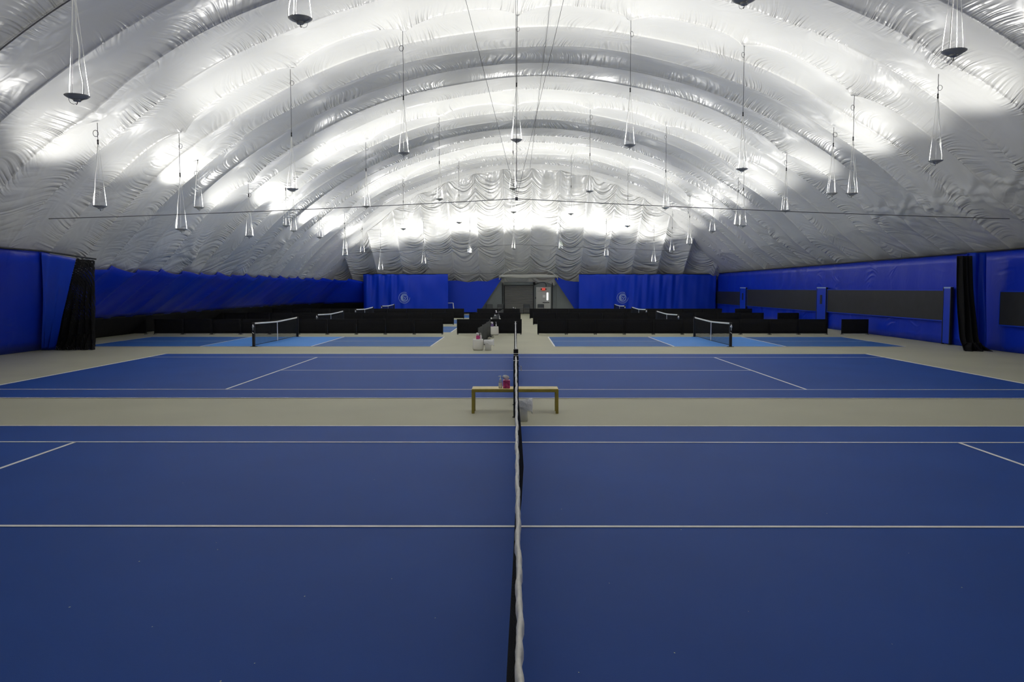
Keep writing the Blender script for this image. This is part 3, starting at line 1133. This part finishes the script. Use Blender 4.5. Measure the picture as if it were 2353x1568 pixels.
CYD = 24.6
c0 = atY(1187, 457, CYD)
cl, cr = atY(112, 503, CYD), atY(2320, 503, CYD)
mb = MB().tube(sagline(cl, c0, .05), .011, 5)
mb.tube(sagline(c0, cr, .05), .011, 5)
mb.tube([c0 + Vector((-.04, 0, 0)), c0, c0 + Vector((.04, 0, 0))], .05, 8)
div = mb.build('divider_cable', M['cable'])
tag(div, 'thin steel cable spanning the dome between tennis and pickleball courts', 'cable')
mb = MB()
for (a, b) in ((1070, 0), (1295, 0)):
    far = c0
    d = ray(a, b)
    # the bridle wires rise towards the camera and meet the dome overhead
    q = CAM + d * (17.0 / d.y)
    q2 = c0 + (q - c0) * 1.02
    mb.tube([c0, q2], .0045, 4)
mb.tube([c0, atY(1184.5, 0, CYD)], .005, 4)
mb.tube([c0, atY(1189, 0, CYD)], .005, 4)
mb.v = [(x, y, min(z, 11.2)) for x, y, z in mb.v]
br = mb.build('bridle_wire', M['cable'])
tag(br, 'wires from the dome ridge holding the middle of the divider cable', 'wire')
c2 = atY(1187, 562, 58)
mb = MB().tube(sagline(atY(790, 583, 58), c2, .03), .011, 5)
mb.tube(sagline(c2, atY(1590, 578, 58), .03), .011, 5)
tag(mb.build('divider_cable', M['cable']), 'faint steel cable across the dome in front of the far end wall', 'cable')
mb = MB().tube([(xl0, BY - .1, atY(900, 629, BY).z), (xr1, BY - .1, atY(1400, 629, BY).z)], .013, 5)
tag(mb.build('banner_cable', M['cable']), 'straight cable carrying the tops of the two blue banners', 'cable')


# ------------------------------------------------------------------ gathered divider curtains
def gathered(name, top, bot, Y, m, label, folds, amp, parent=None, n=60, ns=24, lump=0, cat=None, wave=1.0):
    """top=(x0,x1,z) bot=(x0,x1,z)"""
    G = np.zeros((n, ns, 3))
    t = np.linspace(0, 1, n)
    s = np.linspace(0, 1, ns)
    X0 = top[0] + (bot[0] - top[0]) * s
    X1 = top[1] + (bot[1] - top[1]) * s
    G[..., 0] = X0[None, :] + (X1 - X0)[None, :] * t[:, None]
    G[..., 2] = top[2] + (bot[2] - top[2]) * s[None, :]
    G[..., 1] = Y + amp * np.sin(t[:, None] * folds * 2 * PI + .6 * np.sin(s[None, :] * 5)) * (.5 + .5 * s[None, :]) + amp * .4 * np.sin(t[:, None] * folds * 4.7 + s[None, :] * 3)
    if lump:
        G[..., 1] -= lump * np.exp(-((1 - s[None, :]) / .08) ** 2)
    o = sheet(name, G, m, None, parent=parent, thick=.008)
    if cat:
        tag(o, label, cat)
    return o


def x_at(px, Y=29.0):
    return atY(px, 700, Y).x


# net material for gathered netting: solid cord look with gaps
def net_mat(name, color, cell, cover):
    m = mat(name, color, .8, .2)
    k = NB(m)
    nt = m.node_tree
    g = nt.nodes.new('ShaderNodeNewGeometry').outputs['Position']
    s_ = nt.nodes.new('ShaderNodeSeparateXYZ')
    nt.links.new(g, s_.inputs[0])
    a = k.math('FRACT', k.math('MULTIPLY', s_.outputs[0], 1 / cell))
    b = k.math('FRACT', k.math('MULTIPLY', s_.outputs[2], 1 / cell))
    al = k.math('MAXIMUM', k.math('LESS_THAN', a, cover), k.math('LESS_THAN', b, cover))
    nt.links.new(al, nt.nodes['Principled BSDF'].inputs['Alpha'])
    return m


M['netting'] = net_mat('black_netting', (.010, .010, .012), .045, .50)
cz = 3.25
gl_ = empty('divider_curtain', (x_at(150), 29.1, 0))
gl_.location = (0, 0, 0)
tag(gl_, 'gathered blue and black net divider curtain hanging at the left side', 'divider curtain', 'divider curtains')


def drape(name, a, b, c, d, m, folds, amp, parent, n=80, ns=24, ph=0.0):
    """folded sheet between four corners: a,b along the top, c,d along the foot"""
    a, b, c, d = (np.array(q, float) for q in (a, b, c, d))
    t = np.linspace(0, 1, n)[:, None, None]
    q = np.linspace(0, 1, ns)[None, :, None]
    G = (a * (1 - t) + b * t) * (1 - q) + (c * (1 - t) + d * t) * q
    w = amp * (np.sin(t * folds * 2 * PI + ph + .6 * np.sin(q * 5)) * (.35 + .65 * q) + .4 * np.sin(t * folds * 4.7 + q * 3 + ph))
    G[..., 1] += w[..., 0]
    G[..., 0] += .3 * w[..., 0]
    return sheet(name, G, m, None, parent=parent, thick=.008)


def fp(px, Y, z=.015):
    p = atY(px, 700, Y)
    return (p.x, Y, z)


drape('blue_skirt', (-14.93, 25.3, 3.36), (-14.93, 27.35, 3.24), fp(93, 28.6), fp(120, 28.8), M['blue2'], 2.6, .07, gl_)
drape('netting', (-14.95, 27.3, 3.24), (-14.95, 28.55, 3.22), fp(118, 28.9), fp(216, 29.1), M['netting'], 5, .08, gl_)
drape('netting_fold', (-14.98, 27.5, 3.2), (-14.98, 28.55, 3.2), fp(122, 29.2, .12), fp(214, 29.35, .10), M['netting'], 7, .09, gl_, ph=1.3)
drape('netting_pile', fp(150, 28.8, .55), fp(214, 28.9, .60), fp(122, 28.75), fp(216, 28.85), M['netting'], 7, .10, gl_, ph=.7)
gr_ = empty('divider_curtain', (0, 0, 0))
tag(gr_, 'bunched black net divider curtain with blue skirt hanging at the right side', 'divider curtain', 'divider curtains')
gathered('netting', (x_at(2187, 29), x_at(2222, 29), 3.38), (x_at(2199, 29), x_at(2240, 29), .02), 28.75, M['blackmesh'], None, 3, .12, parent=gr_, n=60, lump=.25)
gathered('netting_pile', (x_at(2205, 29), x_at(2238, 29), .30), (x_at(2196, 29), x_at(2257, 29), .01), 28.45, M['blackmesh'], None, 3, .12, parent=gr_, n=60, lump=.1)
gathered('blue_skirt', (x_at(2218, 29), x_at(2262, 29), 3.50), (x_at(2232, 29), x_at(2268, 29), .03), 29.0, M['blue2'], None, 2, .09, parent=gr_)
# reel rod on the near left wall top
rd = MB().tube([atY(70, 573, 28), atY(84, 580, 28), atY(143, 582, 28)], .02, 6)
tag(rd.build('rod', M['dark']), 'thin dark rod lying at the top of the near left wall', 'rod')


# ------------------------------------------------------------------ nets
def net_geometry(mb, x0, ya, yb, zt_f, sway, cell=.045, th=.0022, zb=.03, nv=7, nh=90):
    """cords of a net standing along Y"""
    def pos(y, s):                       # s 0 bottom .. 1 top
        zt = zt_f(y) - .014
        z = zb + (zt - zb) * s
        return (x0 + sway(y) * (1 - s) ** .8 * (1 if s < 1 else 0), y, z)
    ny = int((yb - ya) / cell)
    for i in range(ny + 1):
        y = ya + (yb - ya) * i / ny
        ps = [pos(y, j / (nv - 1)) for j in range(nv)]
        vs, fs = [], []
        for (x, yy, z) in ps:
            vs += [(x - th, yy - th, z), (x + th, yy - th, z), (x + th, yy + th, z), (x - th, yy + th, z)]
        for j in range(nv - 1):
            for k in range(4):
                fs.append((j * 4 + k, j * 4 + (k + 1) % 4, j * 4 + 4 + (k + 1) % 4, j * 4 + 4 + k))
        mb.add(vs, fs)
    zc = int((zt_f((ya + yb) / 2) - zb) / cell)
    for j in range(zc + 1):
        s = j / zc * .999
        vs, fs = [], []
        for i in range(nh + 1):
            x, yy, z = pos(ya + (yb - ya) * i / nh, s)
            vs += [(x - th, yy, z - th), (x + th, yy, z - th), (x + th, yy, z + th), (x - th, yy, z + th)]
        for i in range(nh):
            for k in range(4):
                fs.append((i * 4 + k, i * 4 + (k + 1) % 4, i * 4 + 4 + (k + 1) % 4, i * 4 + 4 + k))
        mb.add(vs, fs)


def tape(mb, x0, ya, yb, zt_f, hgt, th, wob, n=200):
    """folded white band over the top of the net"""
    vs, fs = [], []
    prof = [(-.5, 0), (-.52, .5), (-.42, .86), (-.15, 1.0), (.15, 1.0), (.42, .86), (.52, .5), (.5, 0)]
    m = len(prof)
    for i in range(n + 1):
        y = ya + (yb - ya) * i / n
        w = wob * (math.sin(y * 9.1) + .6 * math.sin(y * 23.7 + 1) + .5 * math.sin(y * 4.3))
        k = 1 + .14 * math.sin(y * 31) + .08 * math.sin(y * 57)
        z = zt_f(y)
        for (a, b) in prof:
            vs.append((x0 + w + a * th * k, y, z - hgt + b * hgt))
    for i in range(n):
        for k in range(m - 1):
            fs.append((i * m + k, i * m + k + 1, (i + 1) * m + k + 1, (i + 1) * m + k))
    mb.add(vs, fs, 0, True)


def tennis_net(y0, label, sway, wob):
    """y0 = near doubles line"""
    ya, yb = y0 - .914, y0 + 10.97 + .914
    ym = (ya + yb) / 2
    zf = lambda y: .914 + (1.07 - .914) * (abs(y - ym) / ((yb - ya) / 2)) ** 1.2
    root = empty('tennis_net', (0, 0, 0))
    tag(root, label, 'tennis net', 'tennis nets')
    for yy in (ya, yb):
        pm = MB().rbox(-.045, .045, yy - .045, yy + .045, 0, 1.075, .012)
        po = pm.build('net_post', M['black'], root)
        MB().rbox(-.048, .048, yy - .048, yy + .048, .985, 1.0, .012).build('white_collar', M['plastic'], po)
        MB().lathe([(.062, 0), (.062, .012), (.05, .018)], 16, 0, yy).build('floor_plate', M['dark'], po)
    w = MB()
    w.tube([(.055, ya - .02, .75), (.10, ya - .02, .75), (.10, ya - .02, .66)], .008, 6)
    w.build('crank', M['chrome'], root)
    nm = MB()
    net_geometry(nm, 0, ya + .05, yb - .05, zf, sway)
    nm.build('net_mesh', M['net'], root)
    tp = MB()
    tape(tp, 0, ya + .05, yb - .05, zf, .055, .024, wob, 420)
    tp.build('top_band', M['white'], root)
    st = MB().box(-.004, .004, ym - .025, ym + .025, .02, .90)
    st.build('center_strap', M['white'], root)
    return root


tennis_net(Y1 - 10.97, 'long tennis net with white top band running towards the camera',
           lambda y: float(np.interp(y, [0, 3, 4.5, 6.9, 8.2, 9.8, 11, 12.8, 13.8], [-.06, -.075, -.062, 0, .05, .088, .085, .04, .0])), .0028)
tennis_net(Y2, 'tennis net on the second court beyond the bench, seen end-on',
           lambda y: .01 * math.sin(y), .0015)


def pickle_net():
    root = empty('pickleball_net', (0, 0, 0))
    ya, yb = 0.0, 6.15
    ym = (ya + yb) / 2
    zf = lambda y: .86 + .06 * (abs(y - ym) / (yb - ya) * 2) ** 1.3
    for i, yy in enumerate((ya, yb)):
        po = MB().rbox(-.05, .05, yy - .05, yy + .05, 0, .92, .015).build('net_post', M['black'], root)
        MB().box(-.12, .12, yy - .09, yy + .09, 0, .012).build('floor_plate', M['dark'], po)
    wi = MB().tube([(-.0, ya - .06, .86), (-.0, ya - .075, .75), (.0, ya - .06, .62)], .014, 6)
    wi.lathe([(.03, .73), (.042, .75), (.042, .79), (.03, .81)], 12, 0, ya - .07)
    wi.tube([(-.04, ya - .07, .56), (.04, ya - .07, .50)], .012, 6)
    wi.build('tension_winch', M['chrome'], root)
    nm = MB()
    net_geometry(nm, 0, ya + .05, yb - .05, zf, lambda y: 0.0, .05, .0022, .06, 3, 16)
    bc = MB()
    nm.tube([(0, ya + .05, .06), (0, ym, .045), (0, yb - .05, .06)], .011, 5)
    nm.build('net_mesh', M['net'], root)
    tp = MB()
    tape(tp, 0, ya - .04, yb + .04, zf, .058, .02, .0015, 40)
    tp.build('top_band', M['white'], root)
    MB().box(-.006, .006, ym - .028, ym + .028, .02, .84).build('center_strap', M['white'], root)
    return root


pn = pickle_net()
KIDS.clear()
used = False
for side, cx in (('left', -10.0), ('right', 8.2)):
    for k in range(4):
        o = pn if not used else dup(pn)
        used = True
        o.location = (cx, PY0 + PSTEP * k - .03, 0)
        extra = ['in full view', 'only its white band showing', 'thin white band showing', 'smallest white band before the banner'][k]
        tag(o, f'pickleball net on the {PLACE[k]} {side} court, {extra}', 'pickleball net', 'pickleball nets')

# white frame of a spare net near the far end
sn = empty('practice_net', (0, 0, 0))
tag(sn, 'small white-framed portable net standing behind the barriers near the left banner', 'net')
pa, pb = atY(1029, 697.5, 68.9), atY(1041, 697, 68.9)
MB().tube([(pa.x - .6, 68.9, .94), (pb.x, 68.9, .96)], .03, 6).build('top_rail', M['plastic'], sn)
MB().tube([(pb.x, 68.9, .96), (pb.x + .10, 68.8, .02)], .045, 6).build('frame_post', M['plastic'], sn)
MB().tube([(pa.x - .6, 68.9, .94), (pa.x - .6, 68.9, .02)], .03, 6).build('frame_post', M['plastic'], sn)


# ------------------------------------------------------------------ black barriers
def barrier_proto(w, fabric, name='barrier_panel'):
    root = empty(name, (0, 0, 0))
    h = .735
    f = MB()
    n = 10
    vs, fs = [], []
    for i in range(n + 1):
        x = w * i / n
        y = -.006 + .010 * math.sin(i * 1.7)
        for z in (.055, .25, .5, h - .01):
            vs.append((x, y + (.004 if z == .25 else 0), z))
    for i in range(n):
        for j in range(3):
            fs.append((i * 4 + j, i * 4 + 4 + j, i * 4 + 5 + j, i * 4 + 1 + j))
    f.add(vs, fs, 0, True)
    o = f.build('fabric', fabric, root)
    md = o.modifiers.new('solidify', 'SOLIDIFY')
    md.thickness = .008
    MB().tube([(0, 0, h), (w, 0, h)], .010, 6).build('top_rail', M['dark'], root)
    MB().tube([(0, 0, .055), (w, 0, .055)], .008, 6).build('bottom_rail', M['dark'], root)
    for x, xf in ((.015, .045), (w - .015, w - .045)):
        MB().tube([(x, 0, 0.01), (x, 0, h)], .012, 6).build('upright', M['dark'], root)
        MB().box(xf - .02, xf + .02, -.17, .17, 0, .018).tube([(xf - .035, -.05, .045), (xf + .035, -.05, .045)], .02, 6).build('foot', M['footgrey'], root)
    return root


bp_ = barrier_proto(1.395, M['blackmesh'])
bp2 = barrier_proto(1.56, M['blackmesh'])
bp3 = barrier_proto(1.16, M['greyfab'])
KIDS.clear()
FROW = [38.62, 48.6, 58.35]
RN = ['front', 'middle', 'rear']
for k, fy in enumerate(FROW):
    xr = [1.06, 1.07, 1.05][k]
    for i in range(10):
        o = dup(bp_)
        o.location = (xr + i * 1.397, fy, 0)
        tag(o, f'black barrier panel, {ORD[i]} right of the aisle in the {RN[k]} row', 'barrier', 'black barriers right of the aisle')
    o = dup(bp_)
    o.location = ([15.72, 15.9, 16.0][k] - .03, fy, 0)
    o.scale = (.93, 1, 1)
    tag(o, f'lone black barrier panel by the blue right wall, {RN[k]} row', 'barrier', 'black barriers right of the aisle')
    xl = [-3.48, -3.72, -3.72][k]
    nl = [10, 11, 10][k]
    for i in range(nl):
        o = dup(bp_)
        o.location = (xl - (i + 1) * 1.397, fy, 0)
        tag(o, f'black barrier panel, {ORD[i]} left of the gap in the {RN[k]} left row', 'barrier', 'black barriers on the left')
    o = dup(bp_)
    o.location = ([-19.1, -20.4, -19.4][k] if k != 1 else -3.6 - 11 * 1.397 - 1.75, fy, 0)
    o.scale = (.93, 1, 1)
    if k == 1:
        for c in list(o.children_recursive):
            bpy.data.objects.remove(c)
        bpy.data.objects.remove(o)
    else:
        tag(o, f'lone black barrier panel beside the left wall, {RN[k]} row', 'barrier', 'black barriers on the left')
    xm = [-2.82, -2.80, -2.78][k]
    for i in range(2):
        o = dup(bp2)
        o.location = (xm + i * 1.565, fy, 0)
        tag(o, f'black barrier panel, {["left", "right"][i]} of the middle pair by the aisle, {RN[k]} row', 'barrier', 'black barriers by the aisle')
# the run of grey panels along the aisle, set in a slight zigzag
for k in range(3):
    ys, ye = PY0 - .2 + k * PSTEP, PY0 - .2 + k * PSTEP + 7.3
    for i in range(6):
        ya = ys + (ye - ys) * i / 6
        xa = [-1.42, -1.22, -1.12][k] + .22 * i / 6 + (.10 if i % 2 else 0)
        o = dup(bp3)
        o.location = (xa, ya, 0)
        dx = .22 / 6 + (-.10 if i % 2 else .10)
        o.rotation_euler = (0, 0, math.atan2((ye - ys) / 6, dx))
        tag(o, f'grey barrier panel along the aisle, {ORD[i]} of the {["nearest", "second", "third"][k]} run', 'barrier', 'barriers along the aisle')
for r_ in (bp_, bp2, bp3):
    for c in list(r_.children_recursive):
        bpy.data.objects.remove(c)
    bpy.data.objects.remove(r_)
for k in (1, 2):
    e = atY([0, 1129, 1140.5][k], 700, PY0 - .35 + k * PSTEP)
    po = MB().tube([(e.x, e.y, .02), (e.x, e.y, .74)], .035, 10)
    po.lathe([(.035, .73), (.03, .76), (.0, .77)], 10, e.x, e.y)
    po.box(e.x - .09, e.x + .09, e.y - .09, e.y + .09, 0, .02)
    tag(po.build('end_pole', M['plastic']), f'white pole at the near end of the {["", "second", "third"][k]} aisle barrier run', 'pole')

# ------------------------------------------------------------------ bench and the things on it
BYF = 14.2
bx0, bx1 = atY(1083.5, 900, BYF).x, atY(1283.5, 900, BYF).x
bench = empty('bench', (0, 0, 0))
tag(bench, 'long low yellow wooden bench standing behind the near tennis net', 'bench')
BH = .445
tp = MB()
for j in range(2):
    tp.rbox(bx0 + .004, bx1 - .004, BYF + j * .185, BYF + .18 + j * .185, BH - .022, BH, .008)
tp.build('seat', M['wood'], bench)
ap = MB().box(bx0, bx1, BYF - .004, BYF + .02, BH - .06, BH - .02)
ap.box(bx0, bx1, BYF + .345, BYF + .367, BH - .06, BH - .02)
ap.build('apron', M['wood2'], bench)
for xx in (bx0, bx1 - .05):
    for yy in (BYF, BYF + .31):
        MB().rbox(xx, xx + .05, yy, yy + .055, 0.0, BH - .02, .006).build('leg', M['wood2'], bench)
    MB().box(xx, xx + .05, BYF + .05, BYF + .32, BH - .065, BH - .02).build('cross_rail', M['wood2'], bench)


def tissue_box(name, loc, m, label, w=.125, h=.115, tissue=.10, group=None):
    root = empty(name, loc)
    tag(root, label, 'tissue box', group)
    MB().rbox(-w / 2, w / 2, -w / 2, w / 2, 0, h, .006).build('carton', m, root)
    t = MB()
    vs, fs = [], []
    n = 20
    rr = random.Random(int(loc[1] * 10))
    rings = [(.018, h - .01), (.03, h + tissue * .25), (.045, h + tissue * .55), (.042, h + tissue * .85), (.018, h + tissue)]
    for j, (r, z) in enumerate(rings):
        for i in range(n):
            a = 2 * PI * i / n
            q = r * (1 + .25 * math.sin(3 * a + j) + .1 * rr.uniform(-1, 1))
            vs.append((q * math.cos(a) * 1.2 - .012 * j * .6, q * math.sin(a) * .8, z + .006 * math.sin(5 * a)))
    for j in range(len(rings) - 1):
        for i in range(n):
            fs.append((j * n + i, j * n + (i + 1) % n, (j + 1) * n + (i + 1) % n, (j + 1) * n + i))
    fs.append(tuple((len(rings) - 1) * n + i for i in range(n)))
    t.add(vs, fs, 0, True)
    t.build('tissue', M['tissue'], root)
    return root


def pump_bottle(loc, label, body=M['clear'], s=1.0, group=None):
    root = empty('sanitizer_bottle', loc)
    root.scale = (s, s, s)
    tag(root, label, 'bottle', group)
    MB().lathe([(.030, 0), (.034, .006), (.034, .115), (.028, .135), (.014, .145), (.014, .152)], 20).build('bottle_body', body, root)
    MB().lathe([(.0345, .035), (.0345, .10)], 20, cap0=False, cap1=False).build('paper_sleeve', M['tissue'], root)
    pm = MB().lathe([(.018, .150), (.018, .172), (.010, .176), (.006, .18), (.006, .215), (.013, .218), (.013, .228), (.0, .23)], 14, cap1=False)
    pm.tube([(0, 0, .222), (-.035, 0, .222), (-.045, 0, .21)], .006, 6)
    pm.build('pump', M['plastic'], root)
    return root


pz = BH
pb_ = atY(1150, 893, BYF + .12)
pump_bottle((pb_.x, BYF + .12, pz), 'clear pump bottle of hand sanitizer standing on the wooden bench', s=.97, group='pump bottles')
tb_ = atY(1164, 893, BYF + .12)
tissue_box('tissue_box', (tb_.x, BYF + .13, pz), M['pink'], 'pink patterned tissue box with a white tissue sticking out, on the bench', .125, .145, .085, group='tissue boxes')


def waste_bin(loc, label, w=.19, h=.36, side=1):
    root = empty('waste_bin', loc)
    tag(root, label, 'bin', 'white waste bins')
    b = MB()
    w0, w1 = w * .40, w * .5
    vs, fs = [], []
    n = 24

    def sq(r, a):
        c, s = math.cos(a), math.sin(a)
        k = r / (abs(c) ** 5 + abs(s) ** 5) ** .2
        return k * c, k * s
    pr = [(w0, 0), (w0 * 1.01, h * .5), (w1, h)]
    for (r, z) in pr:
        for i in range(n):
            x, y = sq(r, 2 * PI * i / n)
            vs.append((x, y * .85, z))
    for j in range(2):
        for i in range(n):
            fs.append((j * n + i, j * n + (i + 1) % n, (j + 1) * n + (i + 1) % n, (j + 1) * n + i))
    fs.append(tuple(reversed(range(n))))
    b.add(vs, fs, 0, True)
    b.build('bin_body', M['grey_plastic'], root)
    g = MB()
    vs, fs = [], []
    pr = [(w1 * .9, h - .05), (w1 * .98, h + .012), (w1 * 1.05, h + .018), (w1 * 1.12, h - .02), (w1 * 1.10, h - .12)]
    for j, (r, z) in enumerate(pr):
        for i in range(n):
            a = 2 * PI * i / n
            x, y = sq(r, a)
            lean = max(0, math.cos(a) * side) ** 2
            drop = (.10 * lean + .02 * math.sin(4 * a)) if j >= 3 else (.02 * math.sin(3 * a + 1))
            out = .06 * lean if j >= 2 else 0
            vs.append((x + out * side, y * .85, z - drop * (j >= 3) + .025 * lean * (j in (1, 2))))
    for j in range(len(pr) - 1):
        for i in range(n):
            fs.append((j * n + i, j * n + (i + 1) % n, (j + 1) * n + (i + 1) % n, (j + 1) * n + i))
    g.add(vs, fs, 0, True)
    g.build('bin_liner', M['bag'], root)
    return root


wb = atZ(1203, 970, 0)
waste_bin((wb.x, wb.y + .1, 0), 'white waste bin with a white bag hanging over its rim, beside the bench', .17, .345)


# ------------------------------------------------------------------ round stools with supplies
def stool(loc, label, w=.40, h=.405):
    root = MB()
    prof = [(.10, .0), (.165, .008), (.19, .03), (.202, .08), (.2, .20), (.192, .34), (.188, h - .015), (.180, h - .003), (.0, h)]
    root.lathe(prof, 32, cap0=True, cap1=False)
    o = root.build('ottoman', M['ottoman'], None, loc)
    tag(o, label, 'ottoman', 'white ottomans along the aisle')
    MB().lathe([(.170, .0), (.172, .012)], 32, cap0=False, cap1=False).build('base_ring', M['dark'], o)
    return o


s1 = atZ(1098, 806, 0)
SX = [(s1.x, s1.y + .2), (atY(1136.2, 770, 38.2).x, 38.3 - .05), (atY(1143.5, 700, 48.2).x, 48.2), (atY(1143, 700, 57.9).x, 57.9), (atY(1181.5, 708, 67.5).x, 67.5)]
SL = ['white rounded ottoman nearest the camera, at the start of the aisle barriers', 'white rounded ottoman standing against the front black barrier by the aisle',
      'white ottoman mostly hidden behind the front barriers by the aisle', 'white ottoman hidden behind the middle barriers by the aisle', 'white ottoman farthest down the aisle near the roll-up door']
for i, (sx, sy) in enumerate(SX):
    stool((sx, sy, 0), SL[i])
TL = ['pink tissue box on the nearest white ottoman', 'purple tissue box on the white ottoman by the front barrier', 'tissue box with a white tissue showing over the front barrier by the aisle',
      'tissue box with a white tissue showing over the middle barrier by the aisle', 'tiny white tissue on the farthest ottoman before the roll-up door']
for i, (sx, sy) in enumerate(SX):
    dx = [-.0, -.10, -.13, -.08, -.05][i]
    tissue_box('tissue_box', (sx + dx, sy - .05, .405), M['pink'] if i == 0 else M['purple'], TL[i], .125, .125, .10, 'tissue boxes')
BL = ['white pump bottle on the nearest white ottoman', 'clear pump bottle on the white ottoman by the front barrier', 'white bottle showing over the front barrier by the aisle', None, 'tiny white bottle on the farthest ottoman before the roll-up door']
for i, (sx, sy) in enumerate(SX):
    if BL[i]:
        pump_bottle((sx + [.10, .08, .10, 0, .10][i], sy, .405), BL[i], M['clear'] if i == 1 else M['plastic'], .95, 'pump bottles')
w2 = atZ(1119.5, 806, 0)
waste_bin((w2.x + .03, w2.y + .12, 0), 'small white waste bin with a bag, right beside the nearest ottoman', .28, .36)

# ------------------------------------------------------------------ chairs at the far end
def chair(px, label, Y=69.3, rz=0.0):
    x = atY(px, 710, Y).x
    root = empty('stacking_chair', (x, Y, 0), rz)
    tag(root, label, 'chair', 'grey chairs at the far end')
    w = .27
    MB().rbox(-w, w, -.02, .44, .42, .455, .02).build('seat', M['chair'], root)
    bk = MB()
    bk.slab([(-w, .44, .52), (w, .44, .52), (w, .47, .80), (w - .05, .475, .84), (-w + .05, .475, .84), (-w, .47, .80)], (0, .025, 0))
    bk.build('backrest', M['chair'], root)
    for sx in (-1, 1):
        MB().tube([(sx * w, 0, 0), (sx * w, .0, .43)], .014, 6).build('leg', M['dark'], root)
        MB().tube([(sx * w, .46, 0), (sx * w, .43, .43), (sx * w, .47, .82)], .014, 6).build('leg', M['dark'], root)
    MB().tube([(-w, 0, .12), (w, 0, .12)], .012, 6).build('stretcher', M['dark'], root)
    return root


chair(1124, 'dim grey chair farthest left against the grey side panel')
chair(1150, 'dim grey chair just left of the roll-up door')
chair(1210, 'grey chair standing in the aisle before the roll-up door')
chair(1243, 'grey chair standing in front of the pale exit door')
